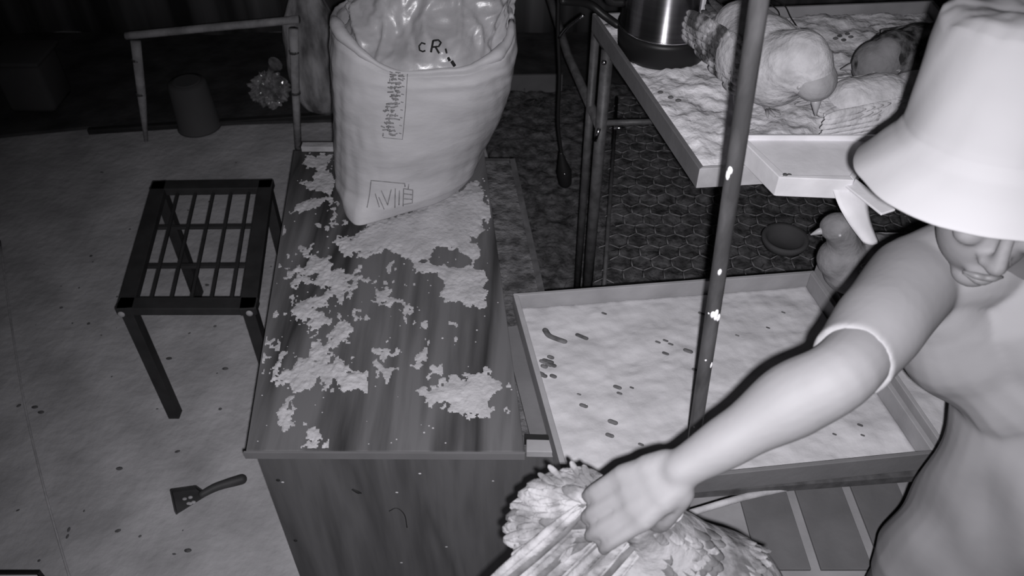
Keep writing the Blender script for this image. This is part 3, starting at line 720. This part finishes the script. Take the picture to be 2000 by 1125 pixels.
# ------------------------------------------------------------------ thin pole
pt0 = at(1492, -60, .97); pb0 = at(1333, 1010, 1.83); dpl = (pb0-pt0).normalized(); pb = pb0+dpl*((0-pb0.z)/dpl.z)
pl = empty('support_pole', pb, 'thin dark weathered steel pole rising from floor past both trays in the foreground', 'pole')
mb = MB(); mb.tube([pb, lerp(pb, pt0, .5), pt0, pt0-dpl*.12], .0125, 20); mb.build('tube', M['rust_metal'], pl)
mb = MB(); 
rnd = random.Random(3)
for k in range(11):
    v = rnd.choice([rnd.uniform(530, 590), rnd.uniform(440, 480), rnd.uniform(50, 900)]); t = (v+60)/1070; c = lerp(pt0, pb0, t*.9+.03)
    a = rnd.uniform(-2.6, -.8); n = Vector((math.cos(a), math.sin(a), 0)); s = rnd.uniform(.002, .0045)
    mb = MB(); mb.ell(c+n*.0108, (s, s, s*rnd.uniform(1, 3.2)), n=5); mb.build('paint_flake', M['paint'], pl)

# ------------------------------------------------------------------ hand scoop and corner board
sc0 = onz(345, 975, .008)
hs = empty('hand_scoop', Vector((sc0.x, sc0.y, 0)), 'small dark hand scraper with short handle lying on the floor left of the cabinet', 'scraper')
h0 = onz(395, 965, .018); h1 = onz(425, 950, .02); h2 = onz(472, 936, .016)
mb = MB(); mb.tube(smooth_path([h0, h1, h2], 4), smooth_rad([.012, .014, .017], 4), 10, round_=True); mb.build('handle', M['scoop'], hs)
mb = MB(); bq = [onz(345, 1004, .004), onz(403, 968, .004), onz(385, 955, .004), onz(336, 962, .004)]
mb.prism([p.xy for p in bq], .002, .006); 
for i in (1, 3, 2): mb.bar(V3(bq[i].xy, .012), V3(bq[(i+1) % 4].xy, .012), .005, .022)
mb.build('blade', M['scoop'], hs, smooth=False)
mb = MB()
for k in range(5):
    mb = MB(); p = lerp(onz(358, 962, .01), onz(375, 985, .01), random.random()); mb.ell(p+Vector((random.uniform(-.015, .015), 0, 0)), (.008, .006, .004), n=5); mb.build('residue', M['straw'], hs)
c0 = onz(78, 1113, .10)
cbd = empty('low_box', Vector((c0.x-.25, c0.y-.15, 0)), 'pale low box with a black rim, cut off at the bottom left corner', 'box')
mb = MB(); mb.box(c0.x-.5, c0.x-.006, c0.y-.3, c0.y-.012, 0.003, .094); mb.build('body', M['white_board'], cbd, smooth=False)
mb = MB(); mb.box(c0.x-.5, c0.x, c0.y-.010, c0.y, 0.003, .10); mb.build('rim', M['plastic_black'], cbd, smooth=False)

# ------------------------------------------------------------------ birds
def rotz(a): return Matrix.Rotation(a, 3, 'Z')
def bird(name, base, head_dir, s, mbody, mwing, label, neck, beak_dir, tailz=.14, headr=.026, feet=True, crouch=0.0, group=None, face=None, comb=True):
    """base: foot point; head_dir: yaw; neck: list of local pts (x fwd,y left,z up) from chest to head"""
    R = rotz(head_dir)
    L = lambda x, y, z: base+R@Vector((x*s, y*s, (z-crouch)*s))
    b = empty(name, base, label, 'hen' if name == 'hen' else 'bird', group)
    mb = MB()
    pts = [(-.15, 0, tailz+.06), (-.09, 0, .155), (-.02, 0, .14), (.05, 0, .145), (.09, 0, .17)]; rad = [.022, .062, .084, .078, .055]
    mb.tube(smooth_path([L(*p) for p in pts], 5), [r*s for r in smooth_rad(rad, 5)], 20, round_=True)
    npts = [(.07, 0, .17)]+neck
    nr = [.055]+[lerp(.042, headr*.95, i/max(1, len(neck)-1)) for i in range(len(neck))]
    mb.tube(smooth_path([L(*p) for p in npts], 5), [r*s for r in smooth_rad(nr, 5)], 16, round_=True)
    H = L(*neck[-1]); mb.ell(H, (headr*s*1.12, headr*s, headr*s))
    mb.build('body', mbody, b, remesh=.006*s/ .9, smooth_it=5)
    bd = (R@Vector(beak_dir)).normalized()
    mb = MB(); mb.tube([H+bd*headr*s*(.9 if face else .75), H+bd*(headr+.008)*s, H+bd*(headr+.026)*s-Vector((0, 0, .004*s))], [.011*s, .008*s, .0015*s], 10); mb.build('beak', M['beak'], b)
    sd = bd.cross(Vector((0, 0, 1))).normalized(); up = sd.cross(bd).normalized()
    for k in (-1, 1):
        mb = MB(); mb.ell(H+sd*k*headr*s*(1.04 if face else .93)+up*.004*s+bd*.006*s, (.0048*s,)*3, n=10); mb.build('eye', M['eye'], b)
    if comb:
        mb = MB()
        for i in range(4): mb.ell(H+up*(headr*s*.98)+bd*((i-1.2)*.009*s), (.006*s, .003*s, (.008+.004*(i % 2))*s), n=6)
        mb.build('comb', M['comb'], b)
    if face: 
        mb = MB(); mb.ell(H, (headr*s*1.09,)*3, n=20); mb.tube([H, H-bd*.012*s+Vector((0, 0, .03*s))], [headr*s*1.05, headr*s*.7], 16, round_=True); mb.build('head', face, b, remesh=.005, smooth_it=4)
    rnd = random.Random(int(base.x*1000))
    for k in (-1, 1):
        mb = MB()
        for row in range(8):
            for i in range(8-row//2):
                x = .070-row*.022+rnd.uniform(-.004, .004); z = .200-i*.0125-row*.003
                yy = .074*math.sqrt(max(.05, 1-((z-.145)/.095)**2))+.006
                r0 = L(x, k*(yy-.003), z); r1 = L(x-.048-.008*row, k*(yy-.001), z-.016)
                mb.feather(r0, r1, .022*s, R@Vector((0, k, .35)), cup=.3, th=.0008)
        mb.build('wing', mwing, b)
    mb = MB()
    for i in range(9):
        a = (i-4)*.07; mb.feather(L(-.09, (i-4)*.005, .16), L(-.225+abs(i-4)*.012, a*.2, tailz+.11-abs(i-4)*.008)-Vector((0, 0, 0)), .024*s, R@Vector((.5, a*2, 1)), cup=.25)
    mb.build('tail', mwing, b)
    if feet:
        for k in (-1, 1):
            mb = MB(); kx = L(-.01, k*.035, .07); ft = L(.01, k*.035, .006)
            ft.z = max(ft.z, base.z+.004); mb.tube([L(-.0, k*.035, .12), kx, ft], [.02*s, .008*s, .0055*s], 8)
            for a in (-.5, 0, .5, math.pi):
                d = R@Vector((math.cos(a), math.sin(a)*k, 0)); mb.tube([ft, ft+d*.03*s*(.6 if a == math.pi else 1)], [.005*s, .0025*s], 6)
            mb.build('leg', M['leg'], b)
    return b
fz = BZ+.006
def base_at(u, v, zc): # ground point below the spot seen at (u,v) at height zc
    p = onz(u, v, zc); return Vector((p.x, p.y, 0))
def setz(p, z): return Vector((p.x, p.y, z))
bird('hen', setz(base_at(1487, 112, fz+.15), fz), math.radians(-72), 1.25, M['feather_white'], M['feather_spot'],
     'pale speckled hen with head bowed, in the raised tray right behind the pole', [(.105, .01, .20), (.125, .02, .185), (.135, .03, .155)], (.45, .0, -.9), crouch=.02, headr=.036, tailz=.06, face=M['feather_mid'], comb=False)
bird('hen', setz(base_at(1790, 105, fz+.13), fz), math.radians(-155), 1.05, M['feather_dark'], M['feather_dark'],
     'dark barred hen huddled at the back of the raised tray beside the hat', [(.10, 0, .19), (.115, .0, .17), (.125, .0, .155)], (.69, -.65, -.3), crouch=.03, headr=.052, face=M['feather_grey'], comb=False)
bird('hen', setz(base_at(1722, 192, fz+.10), fz), math.radians(8), .95, M['feather_white'], M['feather_white'],
     'pale hen crouching in the raised tray, tail leftward, head hidden by the hat', [(.13, 0, .19), (.16, .0, .19), (.175, .0, .185)], (1, .0, -.2), crouch=.055, feet=False, tailz=.08)
b4 = onz(1672, 580, LT+.03)
bird('bird', Vector((b4.x+.02, b4.y+.03, LT-.026)), math.radians(186), 1.0, M['feather_grey'], M['feather_grey'],
     'small grey hen in profile, beak pointing left, on the lower tray behind the arm', [(.09, 0, .215), (.105, .0, .25), (.125, .0, .275)], (1, 0, -.25), headr=.037, tailz=.10, comb=False)

# ------------------------------------------------------------------ person
S_ = at(1785, 545, 1.21); E_ = at(1650, 722, 1.0); W_ = at(1328, 918, 1.035); 
HC = at(1962, 378, 1.05)+Vector((0, .012, -.004))              # head centre
ppl = empty('person', Vector((.955, .87, 0)), 'person in pale bucket hat and t-shirt reaching left, gripping a hen by its wings', 'person')
mb = MB()
def chain(pts, rad, n=20, ry=1.0, upv=(0, 0, 1), k=6): mb.tube(smooth_path(pts, k), smooth_rad(rad, k), n, ry=ry, upv=upv, round_=True)
SL = Vector((1.03, .85, 1.44))
NB = Vector((.765, .945, 1.47)); HIP = Vector((.955, .86, .95))
chain([HIP+Vector((0, 0, -.08)), HIP+Vector((0, 0, .05)), Vector((.945, .865, 1.15)), Vector((.875, .89, 1.32)), Vector((.82, .915, 1.41))], [.145, .14, .13, .155, .13], 28, ry=.72, upv=(0, 1, 0))
chain([S_, lerp(S_, NB, .5)+Vector((0, 0, .02)), NB, lerp(NB, SL, .5)+Vector((0, 0, .01)), SL], [.052, .06, .07, .062, .055])
chain([NB-Vector((0, 0, .03)), lerp(NB, HC, .5), HC-Vector((0, 0, .03))], [.06, .055, .055])
# right arm
fo = W_-E_
chain([S_, lerp(S_, E_, .5)+Vector((0, 0, .01)), E_, lerp(E_, W_, .30)+Vector((0, .002, 0)), lerp(E_, W_, .65), W_], [.046, .043, .043, .047, .034, .026])
# left arm hanging with slight bend
ELB = SL+Vector((.10, -.02, -.28)); WL = ELB+Vector((-.02, -.14, -.20))
chain([SL, lerp(SL, ELB, .5), ELB, lerp(ELB, WL, .4), WL], [.054, .048, .042, .040, .026])
def hand(w0, fdir, back, thumb_side, curl, scale=1.0, spread=.02):
    """w0 wrist, fdir toward fingers, back = dorsal normal, curls toward -back"""
    fdir = fdir.normalized(); side = fdir.cross(back).normalized()*thumb_side; back = (side.cross(fdir)*thumb_side).normalized()
    s = scale
    for i in range(4):    # metacarpals + fingers; i=0 index (thumb side)
        o = (1.5-i)*.020*s; k0 = w0+side*(o*.5)+fdir*.01*s; kn = w0+side*o+fdir*(.082-.004*abs(i-1))*s+back*(.004)*s
        mb.tube(smooth_path([k0, lerp(k0, kn, .5)+back*.003*s, kn], 4), [.017*s]*4+[.0145*s]*4+[.0115*s], 12, round_=True)
        ln = [.040, .026, .020]; ls = (.95, 1.05, 1.0, .80)[i]; p = kn; d = fdir.copy(); pts = [kn]; a = 0
        for j in range(3):
            a += curl[j]; dd = (fdir*math.cos(a)-back*math.sin(a)+side*((1.5-i)*spread)).normalized(); p = p+dd*ln[j]*ls*s; pts.append(p)
        mb.tube(smooth_path(pts, 4), smooth_rad([.0105*s, .0092*s, .0084*s, .0072*s], 4), 12, round_=True)
    t0 = w0+side*.022*s+fdir*.015*s-back*.006*s; t1 = t0+(side*.30+fdir*.85-back*.45).normalized()*.042*s; t2 = t1+(side*.1+fdir*.7-back*.7).normalized()*.032*s; t3 = t2+(fdir*.6-back*.7-side*.25).normalized()*.024*s
    mb.tube(smooth_path([t0, t1, t2, t3], 4), smooth_rad([.017*s, .0135*s, .011*s, .009*s], 4), 12, round_=True)
fd = (at(1190, 1000, 1.075)-W_)
bk = (CAM-W_).normalized()+Vector((0, 0, .35))
hand(W_, fd, bk, -1, (.12, .38, .5), 1.08)
hand(WL, WL-ELB, Vector((1, -.2, 0)), 1, (.3, .4, .3), 1.0)
# head: cranium, face, jaw, nose, ears
FD = Vector((-.22, -.92, -.24)).normalized()      # facing direction
HS = FD.cross(Vector((0, 0, 1))).normalized(); HU = HS.cross(FD).normalized()
if HU.z < 0: HU = -HU
RH = Matrix((HS, FD, HU)).transposed()
def hp(x, y, z): return HC+HS*x+FD*y+HU*z
mb.ell(hp(0, -.012, .025), (.076, .094, .082), RH)
mb.ell(hp(0, .022, -.045), (.058, .066, .070), RH)
mb.ell(hp(0, .060, -.098), (.026, .024, .020), RH)       # chin
mb.ell(hp(0, .082, -.064), (.023, .012, .012), RH)        # mouth mound
mb.ell(hp(0, .100, -.028), (.014, .016, .013), RH); mb.tube([hp(0, .080, .022), hp(0, .092, -.002), hp(0, .106, -.026)], [.007, .009, .011], 10, round_=True)
for k in (-1, 1):
    mb.ell(hp(k*.013, .092, -.031), (.008, .010, .007), RH)
    mb.ell(hp(k*.036, .066, -.012), (.020, .018, .016), RH)       # cheekbones
    mb.ell(hp(k*.030, .078, .026), (.022, .008, .007), RH)        # brow
    mb.ell(hp(k*.078, -.005, -.012), (.010, .018, .030), RH)      # ear
# legs
for k, hx in ((-1, -.09), (1, .09)):
    h_ = HIP+Vector((hx, 0, -.08)); kn_ = Vector((.955+hx*1.1, .835, .50)); an = Vector((.955+hx*1.15, .88, .085))
    chain([h_, lerp(h_, kn_, .5), kn_, lerp(kn_, an, .35)+Vector((0, .02, 0)), an], [.088, .076, .056, .055, .036], 20)
    chain([an+Vector((0, .02, -.045)), an+Vector((-.01, -.06, -.052)), an+Vector((-.02, -.15, -.06))], [.032, .030, .022], 14, ry=.8)
person_body = mb.build('body', M['skin'], ppl, remesh=.0045, smooth_it=3)
# mouth, brows, eyes, hair
mb = MB(); mb.tube(smooth_path([hp(-.024, .088, -.066), hp(-.01, .096, -.061), hp(0, .096, -.062), hp(.01, .096, -.061), hp(.024, .088, -.066)], 4), smooth_rad([.002, .0048, .0045, .0048, .002], 4), 8)
mb.tube(smooth_path([hp(-.022, .087, -.070), hp(0, .094, -.073), hp(.022, .087, -.070)], 4), smooth_rad([.002, .006, .002], 4), 8); mb.build('lips', M['lips'], ppl)
for k in (-1, 1):
    mb = MB(); mb.ell(hp(k*.031, .074, .010), (.011, .010, .009), RH, n=10); mb.build('eye', M['eye'], ppl)
    mb = MB(); mb.tube(smooth_path([hp(k*.014, .087, .026), hp(k*.030, .088, .032), hp(k*.048, .077, .027)], 4), .0035, 6, ry=.6); mb.build('eyebrow', M['hair'], ppl)
mb = MB(); mb.ell(hp(0, -.024, .022), (.079, .088, .080), RH); mb.ell(hp(0, -.045, -.03), (.066, .058, .05), RH); hair = mb.build('hair', M['hair'], ppl, remesh=.006, smooth_it=2)
# shirt
mb = MB()
chain([Vector((.955, .855, .74)), Vector((.95, .857, .97)), Vector((.925, .865, 1.15)), Vector((.885, .887, 1.31)), Vector((.825, .91, 1.40))], [.190, .186, .180, .180, .155], 32, ry=.78, upv=(0, 1, 0))
chain([S_, lerp(S_, NB, .5)+Vector((0, 0, .015)), NB-Vector((0, 0, .012)), lerp(NB, SL, .5), SL], [.066, .073, .074, .073, .066])
sle = lerp(S_, E_, .93)
mb.tube(smooth_path([S_, lerp(S_, E_, .5), sle], 6), smooth_rad([.066, .060, .0505], 6), 24)
sll = lerp(SL, ELB, .75); mb.tube(smooth_path([SL, lerp(SL, ELB, .4), sll], 6), smooth_rad([.068, .066, .065], 6), 24)
mb.tube(smooth_path([lerp(S_, Vector((.80, .88, 1.3)), .2), Vector((.73, .90, 1.34)), Vector((.82, .88, 1.28))], 5), smooth_rad([.06, .10, .12], 5), 20, round_=True)
shirt = mb.build('tshirt', M['shirt'], ppl, remesh=.005, smooth_it=8)
off = wloc(shirt)
nn = [v.normal.copy() for v in shirt.data.vertices]
for v, n in zip(shirt.data.vertices, nn):
    p = v.co+off
    k = min(1, max(0, (1.42-p.z)/.2))
    g = fbm(p.x*9+p.z*3, p.y*4+p.z*2.5, 4, 2)
    v.co += n*(.030*g*k)
# shorts
mb = MB(); 
for hx in (-.09, .09):
    h_ = HIP+Vector((hx*.95, 0, -.02)); kn_ = Vector((.955+hx*1.1, .838, .55)); mb.tube(smooth_path([h_, lerp(h_, kn_, .5), kn_], 5), smooth_rad([.090, .092, .09], 5), 20)
mb.ell(HIP+Vector((0, 0, -.03)), (.150, .11, .12)); mb.build('shorts', M['shorts'], ppl, remesh=.008, smooth_it=4)
for hx in (-.09, .09):
    an = Vector((.955+hx*1.15, .88, 0)); mb = MB()
    pts = [(-.03, .06), (.03, .06), (.045, -.05), (.04, -.17), (-.01, -.20), (-.05, -.15), (-.045, -.04)]
    mb.prism([(an.x-.01+a*1.05, an.y+b) for a, b in pts], .003, .02); mb.build('sandal', M['rubber'], ppl, smooth=False, bevel=.004)
# bucket hat
HA = (Vector((0, 0, 1))+Vector((-.04, .135, 0))).normalized()      # hat axis
HX = HA.cross(Vector((0, 1, 0))).normalized(); HY = HX.cross(HA)*-1
HX = Vector((1, 0, 0)); HX = (HX-HA*HX.dot(HA)).normalized(); HY = HA.cross(HX)
hc = at(1944, 256, 1.05)+Vector((0, -.004, .004))
hatp = [(.001, .150), (.05, .150), (.084, .147), (.097, .138), (.102, .10), (.105, .05), (.107, .012), (.109, -.002), (.118, -.018), (.134, -.036), (.148, -.054), (.158, -.066), (.160, -.069)]
def hatpt(a, b):
    i = b*(len(hatp)-1); j = min(len(hatp)-2, int(i)); r, z = [lerp(x, y, i-j) for x, y in zip(hatp[j], hatp[j+1])]
    th = 2*math.pi*a
    w_ = max(0, (r-.1)/.07); front = math.cos(th+math.pi/2)
    rr_ = r*(1+.012*math.sin(th*3+1)+.02*fbm(math.cos(th)*2, math.sin(th)*2+z*9, 7, 3)); zz = z+w_*(.012*math.sin(2*th+.6)+.008*math.sin(3*th))
    if z > .06: zz += .012*fbm(math.cos(th)*r*14, math.sin(th)*r*14, 5, 3)
    return hc+HX*(math.cos(th)*rr_)+HY*(math.sin(th)*rr_)+HA*zz
mb = MB(); rows = mb.grid(hatpt, 96, 60, wrap=True); hat = mb.build('bucket_hat', M['hat'], ppl)
q_ = hat.modifiers.new('t', 'SOLIDIFY'); q_.thickness = .0025; q_.offset = 1
for lv_ in (.5, .23):
    mb = MB(); mb.tube([hatpt(i/96, lv_) for i in range(97)], .0016, 6); mb.build('seam', M['hat'], hat)
mb = MB()
mb.tube([hatpt(i/96, .985) for i in range(97)], .0022, 6); mb.build('seam', M['hat'], hat)

# ------------------------------------------------------------------ held hen
hb = at(1330, 1080, 1.2)
hh = empty('hen', at(1300, 1180, 1.25), 'struggling hen held up by its wings in the hand at the bottom of the photo', 'hen')
cv = lambda p: (CAM-p).normalized()
mb = MB()
mb.tube(smooth_path([at(1235, 1010, 1.14), at(1310, 1090, 1.22), at(1400, 1165, 1.25), at(1470, 1250, 1.27)], 5), [x for x in smooth_rad([.030, .075, .103, .09], 5)], 22, round_=True)
mb.tube(smooth_path([at(1290, 1110, 1.22), at(1150, 1150, 1.21), at(1010, 1185, 1.22), at(920, 1210, 1.23)], 5), smooth_rad([.07, .062, .055, .04], 5), 20, round_=True)
mb.tube(smooth_path([at(1400, 1170, 1.25), at(1300, 1300, 1.27), at(1220, 1390, 1.25)], 5), smooth_rad([.08, .05, .03], 5), 18, round_=True)
mb.ell(at(1215, 1400, 1.25), (.03, .03, .03))
mb.build('body', M['held_body'], hh, remesh=.006, smooth_it=5)
HHp = at(1215, 1400, 1.25); mb = MB(); mb.tube([HHp+Vector((-.02, -.01, -.005)), HHp+Vector((-.05, -.015, -.015))], [.010, .002], 8); mb.build('beak', M['beak'], hh)
for k in (-1, 1):
    mb = MB(); mb.ell(HHp+Vector((-.010, k*.027, .006)), (.005,)*3, n=8); mb.build('eye', M['eye'], hh)
mb = MB(); 
for i in range(4): mb.ell(HHp+Vector((-.014+i*.009, 0, .032)), (.006, .003, .010), n=6)
mb.build('comb', M['comb'], hh)
# raised wing fanned to the left (secondaries and downy coverts)
rnd = random.Random(11)
mbp = MB(); mbd = MB()
root = at(1200, 985, 1.115)
tips = [(1108, 918), (1080, 922), (1050, 930), (1025, 944), (1003, 962), (988, 985), (978, 1008), (972, 1032), (976, 1056), (992, 1072), (1020, 1092)]
for i, (u, v) in enumerate(tips):
    r0 = at(1200-i*3+rnd.uniform(-6, 6), 965+i*7, 1.12); tp = at(u+rnd.uniform(-5, 5), v, 1.15+.004*(i % 2)+rnd.uniform(0, .01))
    (mbd if i % 4 == 2 else mbp).feather(r0, tp, .036, cv(tp)+Vector((0, 0, .2)), bow=.12, cup=.05, th=.0006)
    for q_ in range(9):
        ax = (tp-r0); wv = ax.cross(cv(tp)).normalized()*rnd.uniform(-.016, .016); st = rnd.uniform(.25, .72)
        mbp.feather(lerp(r0, tp, st)+wv*.6-cv(tp)*-.003, lerp(r0, tp, st+rnd.uniform(.18, .26))+wv*1.5+cv(tp)*rnd.uniform(.001, .006), .009, cv(tp)+Vector((rnd.uniform(-.5, .5), 0, .2)), bow=.1, cup=.2, th=.0004)
    for q_ in range(3):
        t2 = lerp(r0, tp, .84+.07*q_)+Vector((rnd.uniform(-.008, .008), 0, rnd.uniform(-.006, .006))); mbp.feather(lerp(r0, tp, .3), t2, .017, cv(tp)+Vector((rnd.uniform(-.3, .3), 0, .2)), bow=.12, cup=.2, th=.0006)
for i, (u, v) in enumerate(tips):
    uu = lerp(1185, u, .62); vv = lerp(985, v, .62)
    r0 = at(1195, 975+i*6, 1.11); tp = at(uu+rnd.uniform(-8, 8), vv+rnd.uniform(-6, 6), 1.125+rnd.uniform(0, .01))
    (mbd if i % 3 == 1 else mbp).feather(r0, tp, .022, cv(tp)+Vector((rnd.uniform(-.3, .3), 0, .2)), bow=.15, cup=.35)
wl = mbp.build('wing', M['quill_pale'], hh); mbd.build('dark_feather', M['quill_dark'], wl)
# long flight feathers running to lower left
mbp = MB(); mbd = MB()
for i in range(21):
    t = i/20; r0 = at(1130+t*160, 985+t*40+rnd.uniform(-6, 6), 1.115+t*.02); tp = at(930+t*230+rnd.uniform(-8, 8), 1150+t*35, 1.13+.004*(i % 3)+t*.02)
    (mbd if i in (3, 7, 11, 14, 18) else mbp).feather(r0, tp, .012+.007*(i % 2), cv(tp)+Vector((.2*((i % 2)-.5), 0, 0)), bow=.05, cup=.35)
w2 = mbp.build('wing', M['quill_pale'], hh); mbd.build('dark_feather', M['quill_dark'], w2)
# back coverts: shingled over the right lobe
tb2 = bvh_of([c_ for c_ in hh.children if c_.name.startswith('body')][0])
mbp = MB(); mbd = MB()
for row in range(12):
    for i in range(12):
        u = 1268+i*21+(row % 2)*10; v = 1140-row*11
        h, n, _, _ = tb2.ray_cast(CAM, ray(u, v).normalized())
        if h is None or u > 1440+row*3: continue
        if n.dot(ray(u, v)) > 0: n = -n
        d = (at(u+30, v+26, 1.2)-at(u, v, 1.2)).normalized(); d = (d-n*d.dot(n)).normalized()
        (mbd if fbm(u*.012, v*.03, 2)+(.25 if u < 1400 else -.3) > .1 else mbp).feather(h-n*.002, h+n*.001+d*.042, .024, n, cup=.3, th=.0005)
w3 = mbp.build('back_plumage', M['quill_pale'], hh); 
if len(mbd.bm.verts): mbd.build('dark_feather', M['quill_dark'], w3)
mb = MB(); mb.ell(at(1312, 1000, 1.11), (.016, .014, .018)); mb.ell(at(1298, 1014, 1.12), (.016, .014, .016)); mb.build('down_tuft', M['feather_white'], hh)
for k in (0, 1):
    mb = MB(); mb.tube([at(1480+k*40, 1230, 1.27), at(1560+k*50, 1300, 1.25), at(1540+k*60, 1390, 1.27)], [.022, .009, .006], 8, round_=True); 
    f0 = at(1540+k*60, 1390, 1.27)
    for a in (-.5, 0, .5, 3.1): mb.tube([f0, f0+Vector((math.cos(a)*.03, math.sin(a)*.03, -.01))], [.005, .002], 6)
    mb.build('leg', M['leg'], hh)
